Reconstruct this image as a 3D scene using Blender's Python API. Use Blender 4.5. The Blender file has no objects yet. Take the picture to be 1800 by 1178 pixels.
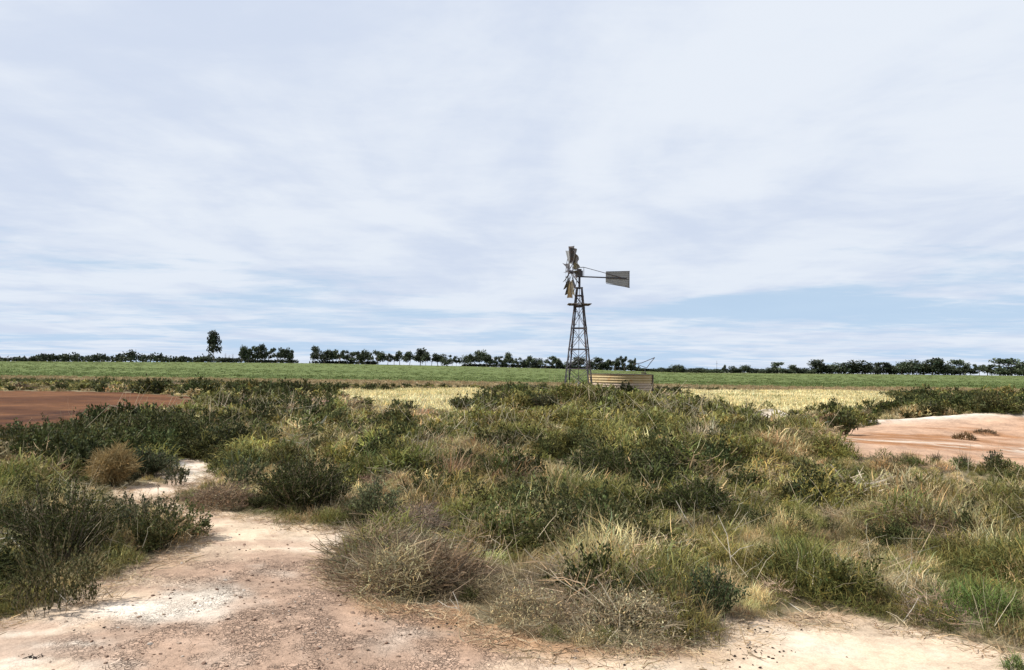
import bpy, math, random
import numpy as np
from mathutils import Matrix, Vector, Euler

random.seed(7)
RNG = np.random.default_rng(11)
SC = bpy.context.scene
COL = SC.collection
R = math.radians

# ------------------------------------------------------------------ camera
EYE = 1.65
FOC = 1300.0                      # focal length in pixels of an 1800 px wide picture
PITCH, ROLL = 2.6, 0.76
cam_data = bpy.data.cameras.new("camera")
cam_data.sensor_fit = 'HORIZONTAL'
cam_data.sensor_width = 36.0
cam_data.lens = 26.0
cam_data.clip_start = 0.1
cam_data.clip_end = 20000.0
cam = bpy.data.objects.new("camera", cam_data)
COL.objects.link(cam)
CAMROT = Matrix.Rotation(R(90 + PITCH), 3, 'X') @ Matrix.Rotation(R(ROLL), 3, 'Z')
cam.matrix_world = Matrix.Translation((0, 0, EYE)) @ CAMROT.to_4x4()
SC.camera = cam
CR = np.array(CAMROT)

# ------------------------------------------------------------------ sun, sky, exposure
SUN_EL, SUN_AZ = 50.0, -98.0       # azimuth measured from +Y (view direction) towards +X
sun_data = bpy.data.lights.new("sun", 'SUN')
sun_data.energy = 5.0
sun_data.angle = R(1.2)
sun_data.color = (1.0, 0.955, 0.88)
sun = bpy.data.objects.new("sun", sun_data)
COL.objects.link(sun)
sdir = Vector((math.sin(R(SUN_AZ)) * math.cos(R(SUN_EL)), math.cos(R(SUN_AZ)) * math.cos(R(SUN_EL)), math.sin(R(SUN_EL))))
sun.rotation_euler = sdir.to_track_quat('Z', 'Y').to_euler()
sun.location = (0, 0, 60)

world = bpy.data.worlds.new("World")
SC.world = world
world.use_nodes = True
wt = world.node_tree
wt.nodes.clear()


def node(t, kind, **kw):
    n = t.nodes.new(kind)
    ins = kw.pop('ins', {})
    for k, v in kw.items():
        setattr(n, k, v)
    for k, v in ins.items():
        if isinstance(v, bpy.types.NodeSocket):
            t.links.new(v, n.inputs[k])
        else:
            n.inputs[k].default_value = v
    return n


def math_(t, op, a, b=None, c=None, clamp=False):
    n = node(t, 'ShaderNodeMath', operation=op, use_clamp=clamp)
    for i, v in enumerate((a, b, c)):
        if v is None:
            continue
        if isinstance(v, bpy.types.NodeSocket):
            t.links.new(v, n.inputs[i])
        else:
            n.inputs[i].default_value = v
    return n.outputs[0]


def mixc(t, f, a, b, mode='MIX'):
    n = node(t, 'ShaderNodeMix', data_type='RGBA', blend_type=mode)
    for i, v in ((0, f), (6, a), (7, b)):
        if isinstance(v, bpy.types.NodeSocket):
            t.links.new(v, n.inputs[i])
        else:
            n.inputs[i].default_value = v if i == 0 else (tuple(v) + (1.0,))[:4]
    return n.outputs[2]


def ramp(t, f, a, b, lo=0.0, hi=1.0):
    n = node(t, 'ShaderNodeMapRange', interpolation_type='SMOOTHSTEP')
    t.links.new(f, n.inputs[0])
    for i, v in enumerate((a, b, lo, hi)):
        n.inputs[i + 1].default_value = v
    return n.outputs[0]


def noise(t, vec, scale, detail=4.0, rough=0.55, dist=0.0, out=0):
    n = node(t, 'ShaderNodeTexNoise', ins={'Scale': scale, 'Detail': detail, 'Roughness': rough, 'Distortion': dist})
    if vec is not None:
        t.links.new(vec, n.inputs['Vector'])
    return n.outputs[out]


def build_sky():
    t = wt
    sky = node(t, 'ShaderNodeTexSky', sky_type='NISHITA', sun_disc=False, sun_elevation=R(SUN_EL),
               sun_rotation=R(SUN_AZ), air_density=1.0, dust_density=1.6, ozone_density=1.2)
    co = node(t, 'ShaderNodeTexCoord').outputs['Generated']
    sep = node(t, 'ShaderNodeSeparateXYZ', ins={0: co})
    z = math_(t, 'MAXIMUM', sep.outputs[2], 0.0)
    zz = math_(t, 'ADD', z, 0.055)
    px = math_(t, 'DIVIDE', sep.outputs[0], zz)
    py = math_(t, 'DIVIDE', sep.outputs[1], zz)
    pv = node(t, 'ShaderNodeCombineXYZ', ins={0: px, 1: py, 2: 0.0}).outputs[0]
    # thin high sheet: cover varies in broad patches, wisps at its edges
    rot = node(t, 'ShaderNodeMapping', ins={'Vector': pv, 'Rotation': (0, 0, R(8)), 'Scale': (0.55, 0.8, 1), 'Location': (3.1, 0.7, 0)}).outputs[0]
    n1 = noise(t, rot, 0.55, 6.0, 0.55, 0.35)
    n2 = noise(t, rot, 1.7, 8.0, 0.62, 0.5)
    n3 = noise(t, rot, 6.0, 6.0, 0.6, 0.2)
    s = math_(t, 'ADD', math_(t, 'MULTIPLY', n1, 0.62), math_(t, 'MULTIPLY', n2, 0.30))
    s = math_(t, 'ADD', s, math_(t, 'MULTIPLY', math_(t, 'SUBTRACT', n3, 0.25), 0.16))
    # cover rises with elevation (the sheet thins towards the horizon)
    s = math_(t, 'ADD', s, ramp(t, z, 0.04, 0.26, -0.030, 0.18))
    # a clear gap low on the right, as between two cirrus banks
    az = math_(t, 'DIVIDE', sep.outputs[0], math_(t, 'MAXIMUM', sep.outputs[1], 0.05))
    tilt_z = math_(t, 'SUBTRACT', z, math_(t, 'MULTIPLY', math_(t, 'SUBTRACT', az, 0.34), 0.07))
    ga = math_(t, 'POWER', math_(t, 'MULTIPLY', math_(t, 'SUBTRACT', az, 0.34), 5.5), 2.0)
    gz = math_(t, 'POWER', math_(t, 'MULTIPLY', math_(t, 'SUBTRACT', tilt_z, 0.090), 72.0), 2.0)
    gap = math_(t, 'EXPONENT', math_(t, 'MULTIPLY', math_(t, 'ADD', ga, gz), -1.0))
    s = math_(t, 'SUBTRACT', s, math_(t, 'MULTIPLY', gap, 0.24))
    cover = ramp(t, s, 0.37, 0.53)
    cover = math_(t, 'ADD', math_(t, 'MULTIPLY', cover, 0.82), ramp(t, z, 0.0, 0.35, 0.08, 0.22), clamp=True)
    # brightness relief inside the sheet
    n4 = noise(t, node(t, 'ShaderNodeMapping', ins={'Vector': pv, 'Scale': (0.9, 0.55, 1), 'Location': (7, 2, 0)}).outputs[0], 1.1, 6.0, 0.55, 0.4)
    shade = ramp(t, math_(t, 'ADD', math_(t, 'MULTIPLY', n4, .75), math_(t, 'MULTIPLY', noise(t, rot, 3.4, 8, .65, .3), .25)), 0.36, 0.60)
    cl = mixc(t, shade, (6.45, 7.2, 8.65), (7.95, 8.5, 9.35))
    skyc = mixc(t, 1.0, sky.outputs[0], (SKYMUL), 'MULTIPLY')
    # pale humid air low down
    low = ramp(t, z, 0.0, 0.25, 0.92, 0.6)
    skyc = mixc(t, low, skyc, (5.15, 6.9, 9.1))
    col = mixc(t, cover, skyc, cl)
    bg = node(t, 'ShaderNodeBackground', ins={'Color': col, 'Strength': 0.0715})
    out = node(t, 'ShaderNodeOutputWorld')
    t.links.new(bg.outputs[0], out.inputs[0])


SKYMUL = (0.9, 0.95, 1.0)
build_sky()
SC.view_settings.view_transform = 'Standard'
SC.view_settings.look = 'None'
SC.view_settings.exposure = 0.5
SC.view_settings.gamma = 1.0
SC.view_settings.use_curve_mapping = False
SC.render.engine = 'CYCLES'
SC.cycles.max_bounces = 6
SC.cycles.diffuse_bounces = 2
SC.cycles.transmission_bounces = 4
SC.cycles.transparent_max_bounces = 4
SC.cycles.caustics_reflective = False
SC.cycles.caustics_refractive = False


# ------------------------------------------------------------------ helpers
def tag(o, label=None, cat=None, group=None, kind=None):
    if label: o['label'] = label
    if cat: o['category'] = cat
    if group: o['group'] = group
    if kind: o['kind'] = kind
    return o


def empty(name, loc, rz=0.0):
    o = bpy.data.objects.new(name, None)
    o.empty_display_size = 0.3
    o.location = loc
    o.rotation_euler = (0, 0, rz)
    COL.objects.link(o)
    return o


def link(name, me, mat=None, parent=None):
    o = bpy.data.objects.new(name, me)
    COL.objects.link(o)
    if mat is not None:
        me.materials.clear()
        me.materials.append(mat)
    if parent is not None:
        o.parent = parent
    return o


def mesh_np(name, V, F, attrs=None, smooth=False):
    """V (n,3); F list of arrays of faces (each (m,k)); attrs {name: ('FLOAT'|'FLOAT_COLOR', data per vertex)}"""
    me = bpy.data.meshes.new(name)
    V = np.asarray(V, dtype=np.float32)
    me.vertices.add(len(V))
    me.vertices.foreach_set('co', V.ravel())
    loops, starts, pos = [], [], 0
    for f in F:
        f = np.asarray(f, dtype=np.int32)
        if len(f) == 0:
            continue
        k = f.shape[1]
        loops.append(f.ravel())
        starts.append(pos + np.arange(len(f), dtype=np.int32) * k)
        pos += f.size
    if pos:
        loops = np.concatenate(loops)
        starts = np.concatenate(starts)
        me.loops.add(len(loops))
        me.loops.foreach_set('vertex_index', loops)
        me.polygons.add(len(starts))
        me.polygons.foreach_set('loop_start', starts)
        if smooth:
            me.polygons.foreach_set('use_smooth', np.ones(len(starts), dtype=bool))
    if attrs:
        for k, (typ, data) in attrs.items():
            a = me.attributes.new(k, typ, 'POINT')
            data = np.asarray(data, dtype=np.float32)
            if typ == 'FLOAT':
                a.data.foreach_set('value', data.ravel())
            elif typ == 'FLOAT_VECTOR':
                a.data.foreach_set('vector', data.ravel())
            else:
                if data.shape[1] == 3:
                    data = np.concatenate([data, np.ones((len(data), 1), np.float32)], 1)
                a.data.foreach_set('color', data.ravel())
    me.update(calc_edges=True)
    me.validate()
    return me


class MB:
    """collects boxes, bars, tubes into one mesh"""
    def __init__(s):
        s.v, s.q, s.n = [], [], 0

    def add(s, V, Q):
        s.v.append(np.asarray(V, float))
        for f in Q:
            s.q.append([i + s.n for i in f])
        s.n += len(V)
        return s

    def frame(s, a, b):
        a, b = Vector(a), Vector(b)
        d = (b - a)
        L = d.length
        d.normalize()
        up = Vector((0, 0, 1)) if abs(d.z) < 0.95 else Vector((0, 1, 0))
        x = d.cross(up).normalized()
        y = x.cross(d).normalized()
        return a, b, d, x, y, L

    def bar(s, a, b, w, h):
        a, b, d, x, y, L = s.frame(a, b)
        V = []
        for p in (a, b):
            for sx, sy in ((-1, -1), (1, -1), (1, 1), (-1, 1)):
                V.append(p + x * sx * w / 2 + y * sy * h / 2)
        return s.add([tuple(v) for v in V], [(0, 1, 2, 3), (7, 6, 5, 4), (0, 4, 5, 1), (1, 5, 6, 2), (2, 6, 7, 3), (3, 7, 4, 0)])

    def angle(s, a, b, w, t, inward):
        """L-section steel"""
        a, b, d, x, y, L = s.frame(a, b)
        i = Vector(inward)
        i = (i - d * i.dot(d)).normalized()
        j = d.cross(i).normalized()
        u, v = (i + j).normalized(), (i - j).normalized()
        for p_, q_ in ((u, v), (v, u)):
            V = []
            for p in (a, b):
                for m, n_ in ((0, 0), (w, 0), (w, t), (0, t)):
                    V.append(tuple(p + p_ * m + q_ * n_))
            s.add(V, [(0, 1, 2, 3), (7, 6, 5, 4), (0, 4, 5, 1), (1, 5, 6, 2), (2, 6, 7, 3), (3, 7, 4, 0)])
        return s

    def tube(s, pts, r, seg=6, r2=None):
        pts = [Vector(p) for p in pts]
        n = len(pts)
        V, Q = [], []
        ref = None
        for k, p in enumerate(pts):
            d = (pts[min(k + 1, n - 1)] - pts[max(k - 1, 0)]).normalized()
            if ref is None:
                ref = Vector((0, 0, 1)) if abs(d.z) < 0.9 else Vector((1, 0, 0))
            x = d.cross(ref).normalized()
            y = x.cross(d).normalized()
            rr = r if r2 is None else r + (r2 - r) * k / max(1, n - 1)
            for m in range(seg):
                an = 2 * math.pi * m / seg
                V.append(tuple(p + x * math.cos(an) * rr + y * math.sin(an) * rr))
        for k in range(n - 1):
            for m in range(seg):
                a, b = k * seg + m, k * seg + (m + 1) % seg
                Q.append((a, b, b + seg, a + seg))
        Q.append(tuple(range(seg - 1, -1, -1)))
        Q.append(tuple((n - 1) * seg + m for m in range(seg)))
        return s.add(V, Q)

    def mesh(s, name):
        me = bpy.data.meshes.new(name)
        me.from_pydata([tuple(p) for a in s.v for p in a], [], s.q)
        me.update()
        return me

    def build(s, name, mat, parent=None):
        return link(name, s.mesh(name), mat, parent)


# ------------------------------------------------------------------ numeric noise
_T = np.random.default_rng(5).random((256, 256))


def vnoise(x, y):
    x = np.asarray(x, float); y = np.asarray(y, float)
    xi, yi = np.floor(x).astype(int), np.floor(y).astype(int)
    fx, fy = x - xi, y - yi
    fx, fy = fx * fx * (3 - 2 * fx), fy * fy * (3 - 2 * fy)
    g = lambda a, b: _T[a % 256, b % 256]
    return (g(xi, yi) * (1 - fx) + g(xi + 1, yi) * fx) * (1 - fy) + (g(xi, yi + 1) * (1 - fx) + g(xi + 1, yi + 1) * fx) * fy


def fbm(x, y, s, oct=4, off=0.0):
    v, a, tot = 0, 1.0, 0
    for k in range(oct):
        v = v + a * vnoise(np.asarray(x) * s + 17.3 * k + off, np.asarray(y) * s + 9.1 * k + off * 1.7)
        tot += a
        a *= 0.5
        s *= 2.03
    return v / tot


def sstep(a, b, x):
    t = np.clip((x - a) / (b - a), 0, 1)
    return t * t * (3 - 2 * t)


# ------------------------------------------------------------------ terrain height
EDGE_U = np.array([-900, 0, 180, 360, 550, 800, 1040, 1200, 1450, 1800, 2700.])
EDGE_V = np.array([624, 635.5, 636.2, 636.8, 638.6, 643.4, 649.8, 655.3, 657.3, 660.7, 672.])
FAR = 350.0
EDGE_X = (EDGE_U - 900) / FOC * FAR
EDGE_Z = EYE - (EDGE_V - (648 + (EDGE_U - 900) * math.tan(R(ROLL)))) / FOC * FAR


def height(x, y):
    x = np.asarray(x, float); y = np.asarray(y, float)
    near = 1 - sstep(50, 90, y)
    h = (fbm(x, y, 0.28, 3) - 0.5) * 0.16 * near + (fbm(x, y, 1.3, 3, 3.0) - 0.5) * 0.035 * (1 - sstep(18, 40, np.hypot(x, y)))
    h = h + 0.74 * np.exp(-((x - 2.4) / 3.4) ** 2 - ((y - 24.5) / 4.0) ** 2)
    h = h + 0.06 * np.exp(-((x + 3.5) / 5.0) ** 2 - ((y - 24.5) / 3.5) ** 2)
    h = h + 0.30 * np.exp(-((x - 5.5) / 5.0) ** 2 - ((y - 15) / 4.0) ** 2)
    # scrub rise behind the bare bank
    h = h + 0.42 * np.exp(-((x - 27.0) / 9.5) ** 2 - ((y - 38) / 5.0) ** 2)
    # small pale heap of dug sand right of the windmill mound
    h = h + 0.42 * np.exp(-((x - 8.75) / .75) ** 2 - ((y - 25.0) / .8) ** 2)
    # bare bank: long slope facing the camera, crest, then down
    w = sstep(8.0, 17.0, x) * (1 - sstep(44, 60, x))
    prof = np.interp(y, [11, 14, 17, 20, 23.0, 23.8, 25.5, 28, 33], [0, -0.16, -0.20, -0.02, 0.36, 0.45, 0.36, 0.05, 0])
    h = h + prof * w * (1 + .35 * (fbm(x, y, .35, 2, 33.) - .5))
    h = h + w * ((y > 13) & (y < 25)) * .30 * (fbm(x + y * .6, y * 1.7 - x * .3, .55, 4, 66.) - .5)
    # foreground pan: gentle dome of bare soil lower left
    h = h + 0.07 * np.exp(-((x + 1.6) / 1.6) ** 2 - ((y - 4.4) / 1.2) ** 2)
    t = np.clip((y - 88) / (FAR - 88), 0, 1)
    e = np.interp(x, EDGE_X, EDGE_Z)
    far = e * (t ** 1.15)
    drop = sstep(FAR + 8, 900, y)
    far = np.where(y > FAR, e * (1 - drop) - 5.0 * drop, far)
    return h + far + np.where((y > 88) & (y < 500), (fbm(x, y, 0.02, 2) - .5) * 0.25 * sstep(88, 130, y) * (1 - sstep(280, 340, y)), 0)


def hz(x, y):
    return float(height(x, y))


def project(x, y, z):
    p = np.stack([np.asarray(x, float), np.asarray(y, float), np.asarray(z, float) - EYE], -1)
    c = p @ CR          # world -> camera (R^T p)
    w = np.maximum(-c[..., 2], 1e-3)
    return 900 + FOC * c[..., 0] / w, 589 - FOC * c[..., 1] / w


def ray(u, v):
    return CR @ np.array([(u - 900) / FOC, (589 - v) / FOC, -1.0])


def hit(u, v, ymax=400):
    """ground point seen at a place of the photograph"""
    d = ray(u, v)
    d = d / d[1]
    ys = np.geomspace(2.0, ymax, 2500)
    z = EYE + d[2] * ys
    k = np.argmax(z < height(d[0] * ys, ys))
    yy = ys[k] if z[k] < height(d[0] * ys[k], ys[k]) else ymax
    return d[0] * yy, yy, hz(d[0] * yy, yy)


def at(u, v, Y):
    d = ray(u, v)
    d = d / d[1]
    return Vector((d[0] * Y, Y, EYE + d[2] * Y))


def in_poly(u, v, poly):
    u = np.asarray(u); v = np.asarray(v)
    c = np.zeros(u.shape, bool)
    n = len(poly)
    for i in range(n):
        x1, y1 = poly[i]
        x2, y2 = poly[(i + 1) % n]
        cond = ((y1 > v) != (y2 > v))
        xi = (x2 - x1) * (v - y1) / ((y2 - y1) if y2 != y1 else 1e-9) + x1
        c ^= cond & (u < xi)
    return c


P_SAND = [(-700, 1500), (-700, 1260), (0, 1097), (60, 1074), (130, 1034), (240, 988), (290, 955), (300, 930), (258, 898), (222, 872), (200, 858), (250, 848),
          (330, 850), (330, 870), (325, 885), (345, 893), (420, 899), (500, 917), (580, 927), (650, 945), (622, 975), (604, 1010), (640, 1048),
          (700, 1062), (800, 1062), (870, 1095), (960, 1130), (1100, 1138), (1230, 1122), (1280, 1087), (1400, 1076), (1500, 1082), (1600, 1102),
          (1700, 1127), (1800, 1147), (2600, 1290), (2600, 1500)]
P_POCKET = [(262, 858), (283, 845), (280, 818), (300, 806), (368, 806), (385, 840), (378, 862), (335, 870)]
P_POCKET2 = [(-60, 838), (30, 838), (60, 852), (30, 862), (-60, 862)]
P_RED = [(-900, 684), (0, 687), (160, 688), (300, 694), (352, 703), (335, 722), (200, 742), (120, 762), (60, 784), (0, 790), (-900, 820)]
P_BANK = [(1462, 752), (1500, 749), (1530, 738), (1600, 733), (1700, 726), (1800, 728), (2500, 740), (2500, 856), (1800, 832), (1700, 824), (1600, 816), (1500, 812), (1440, 790)]
P_YEL1 = [(590, 688), (650, 690), (700, 687), (830, 685), (868, 690), (862, 706), (800, 724), (700, 725), (640, 708)]
P_YEL2 = [(1185, 688), (1300, 690), (1450, 688), (1565, 692), (1560, 712), (1480, 724), (1290, 726), (1205, 706)]
P_MOUNDSAND = [(1305, 728), (1335, 715), (1380, 728), (1380, 752), (1305, 752)]


def zones(x, y):
    """returns dict of boolean masks on the ground"""
    z = height(x, y)
    wx = (fbm(x, y, 2.2, 3, 5.) - .5) * 0.35 + (fbm(x, y, 0.6, 2, 8.) - .5) * 0.3
    wy = (fbm(x, y, 2.2, 3, 15.) - .5) * 0.35 + (fbm(x, y, 0.6, 2, 18.) - .5) * 0.3
    k = np.clip(np.hypot(x, y) / 8.0, 0.6, 5.0)
    u, v = project(x + wx * k, y + wy * k, z)
    front = y > 2.9
    sand = (in_poly(u, v, P_SAND) | in_poly(u, v, P_POCKET) | in_poly(u, v, P_POCKET2)) & front
    sand |= ~front & (np.hypot(x, y + 3) < 14)
    mound = in_poly(u, v, P_MOUNDSAND) & front
    red = in_poly(u, v, P_RED) & front
    bank = in_poly(u, v, P_BANK) & front & (y < 24.6) & (y > 10)
    yel = (in_poly(u, v, P_YEL1) | in_poly(u, v, P_YEL2)) & front & (y > 26)
    by = 88 + (fbm(x, y, 0.06, 2, 4.) - .5) * 10
    crop = (y > by) & (y < FAR - 3)
    tan = (y > 58 + (fbm(x, y, 0.09, 3, 2.) - .5) * 16) & ~crop & (y <= by)
    return dict(sand=sand, red=red, bank=bank, yel=yel, crop=crop, tan=tan, mound=mound, u=u, v=v)


# ------------------------------------------------------------------ materials
def new_mat(name):
    m = bpy.data.materials.new(name)
    m.use_nodes = True
    m.node_tree.nodes.clear()
    return m, m.node_tree


def plain_mat(name, col, rough=0.7, metal=0.0, var=0.25, scale=8.0, rust=None, rust_amt=0.5, bump=0.0):
    m, t = new_mat(name)
    co = node(t, 'ShaderNodeTexCoord').outputs['Object']
    n = noise(t, co, scale, 5, 0.6)
    c = mixc(t, n, tuple(k * (1 - var) for k in col), tuple(min(1, k * (1 + var)) for k in col))
    if rust:
        n2 = ramp(t, noise(t, co, scale * 0.6, 6, 0.65, 0.3), 0.62 - rust_amt * 0.3, 0.72 - rust_amt * 0.3)
        c = mixc(t, n2, c, rust)
    p = node(t, 'ShaderNodeBsdfPrincipled', ins={'Base Color': c, 'Roughness': rough, 'Metallic': metal})
    if bump:
        b = node(t, 'ShaderNodeBump', ins={'Strength': bump, 'Distance': 0.01, 'Height': noise(t, co, scale * 6, 4, .6)})
        t.links.new(b.outputs[0], p.inputs['Normal'])
    o = node(t, 'ShaderNodeOutputMaterial')
    t.links.new(p.outputs[0], o.inputs[0])
    return m


def veg_mat(name, source, transl=0.3, spec=0.10):
    """colour = tint (of the instance, or of the object) x per-leaf variation 'vc' (hue shift in 'vh')"""
    m, t = new_mat(name)
    if source == 'INSTANCER':
        tint = node(t, 'ShaderNodeAttribute', attribute_type='INSTANCER', attribute_name='tint').outputs['Color']
    else:
        tint = node(t, 'ShaderNodeObjectInfo').outputs['Color']
    vc = node(t, 'ShaderNodeAttribute', attribute_type='GEOMETRY', attribute_name='vc').outputs['Color']
    c = mixc(t, 1.0, tint, vc, 'MULTIPLY')
    d = node(t, 'ShaderNodeBsdfPrincipled', ins={'Base Color': c, 'Roughness': 0.6, 'Specular IOR Level': spec})
    tr = node(t, 'ShaderNodeBsdfTranslucent', ins={'Color': c})
    mx = node(t, 'ShaderNodeMixShader', ins={0: transl, 1: d.outputs[0], 2: tr.outputs[0]})
    o = node(t, 'ShaderNodeOutputMaterial')
    t.links.new(mx.outputs[0], o.inputs[0])
    return m


M_VI = veg_mat('scattered_foliage', 'INSTANCER')
M_VO = veg_mat('plant_foliage', 'OBJECT')
M_TREE = veg_mat('tree_foliage', 'OBJECT', 0.15, 0.2)
M_BARK = plain_mat('bark', (0.16, 0.13, 0.10), 0.9, var=0.4, scale=3)
M_DEAD = plain_mat('dead_wood', (0.46, 0.42, 0.36), 0.85, var=0.3, scale=14)
M_TWIG = plain_mat('dark_twig', (0.05, 0.04, 0.035), 0.9, var=0.3, scale=14)


def ground_material():
    m, t = new_mat('soil')
    co = node(t, 'ShaderNodeTexCoord').outputs['Object']
    base = node(t, 'ShaderNodeAttribute', attribute_type='GEOMETRY', attribute_name='gcol').outputs['Color']
    par = node(t, 'ShaderNodeAttribute', attribute_type='GEOMETRY', attribute_name='gpar').outputs['Color']
    ps = node(t, 'ShaderNodeSeparateColor', ins={0: par})
    clod, smooth_, field = ps.outputs[0], ps.outputs[1], ps.outputs[2]
    # general mottling
    n1 = noise(t, co, 1.7, 8, 0.62, 0.2)
    n2 = noise(t, co, 14.0, 6, 0.65, 0.2)
    n3 = noise(t, co, 90.0, 3, 0.6)
    k = math_(t, 'ADD', ramp(t, n1, 0.3, 0.7, 0.80, 1.16), ramp(t, n2, 0.3, 0.7, -0.14, 0.14))
    k = math_(t, 'ADD', k, ramp(t, n3, 0.3, 0.7, -0.13, 0.13))
    kv = node(t, 'ShaderNodeCombineColor', ins={0: k, 1: k, 2: k}).outputs[0]
    c = mixc(t, 1.0, base, kv, 'MULTIPLY')
    # clods: cracked crust, cells of 2-5 cm with dark joints and differing tones
    wv = node(t, 'ShaderNodeVectorMath', operation='ADD', ins={0: co})
    nv = noise(t, co, 9.0, 3, .6, out=1)
    sc = node(t, 'ShaderNodeVectorMath', operation='SCALE', ins={0: nv, 'Scale': 0.16})
    t.links.new(sc.outputs[0], wv.inputs[1])
    w = wv.outputs[0]
    ve = node(t, 'ShaderNodeTexVoronoi', feature='DISTANCE_TO_EDGE', ins={'Vector': w, 'Scale': 34.0})
    vf = node(t, 'ShaderNodeTexVoronoi', feature='F1', ins={'Vector': w, 'Scale': 34.0})
    ve2 = node(t, 'ShaderNodeTexVoronoi', feature='DISTANCE_TO_EDGE', ins={'Vector': w, 'Scale': 5.0})
    crack = ramp(t, ve.outputs['Distance'], 0.0, 0.11, 1.0, 0.0)
    crack2 = ramp(t, ve2.outputs['Distance'], 0.0, 0.025, 1.0, 0.0)
    patch = ramp(t, noise(t, co, 2.6, 5, .6, .3), 0.42, 0.58)
    crack = math_(t, 'MULTIPLY', crack, math_(t, 'MULTIPLY', clod, patch))
    crack2 = math_(t, 'MULTIPLY', crack2, math_(t, 'MULTIPLY', clod, 0.25))
    ck = math_(t, 'MAXIMUM', crack, crack2)
    cell = node(t, 'ShaderNodeSeparateColor', ins={0: vf.outputs['Color']}).outputs[0]
    cellk = math_(t, 'ADD', 1.0, math_(t, 'MULTIPLY', math_(t, 'MULTIPLY', math_(t, 'SUBTRACT', cell, 0.5), 0.55), math_(t, 'MULTIPLY', clod, patch)))
    cv = node(t, 'ShaderNodeCombineColor', ins={0: cellk, 1: cellk, 2: cellk}).outputs[0]
    c = mixc(t, 1.0, c, cv, 'MULTIPLY')
    c = mixc(t, math_(t, 'MULTIPLY', ck, 0.5), c, (0.10, 0.065, 0.05))
    # crop field rows and patches
    fco = node(t, 'ShaderNodeMapping', ins={'Vector': co, 'Scale': (0.05, 0.22, 1)}).outputs[0]
    f1 = ramp(t, noise(t, fco, 1.0, 6, .65, .4), 0.35, 0.65)
    fg = mixc(t, f1, (0.075, 0.105, 0.030), (0.11, 0.135, 0.043))
    f2 = ramp(t, noise(t, fco, 3.5, 4, .6), 0.55, 0.75)
    fg = mixc(t, math_(t, 'MULTIPLY', f2, 0.45), fg, (0.17, 0.155, 0.075))
    c = mixc(t, field, c, fg)
    hgt = math_(t, 'ADD', math_(t, 'MULTIPLY', n2, 0.5), math_(t, 'MULTIPLY', n3, 0.22))
    hgt = math_(t, 'SUBTRACT', hgt, math_(t, 'MULTIPLY', ck, 0.5))
    hgt = math_(t, 'ADD', hgt, math_(t, 'MULTIPLY', cell, math_(t, 'MULTIPLY', clod, 0.35)))
    st = math_(t, 'SUBTRACT', 1.0, math_(t, 'MULTIPLY', smooth_, 0.7))
    b = node(t, 'ShaderNodeBump', ins={'Strength': st, 'Distance': 0.022, 'Height': hgt})
    p = node(t, 'ShaderNodeBsdfPrincipled', ins={'Base Color': c, 'Roughness': 0.95, 'Specular IOR Level': 0.12, 'Normal': b.outputs[0]})
    o = node(t, 'ShaderNodeOutputMaterial')
    t.links.new(p.outputs[0], o.inputs[0])
    return m


M_SOIL = ground_material()


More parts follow.
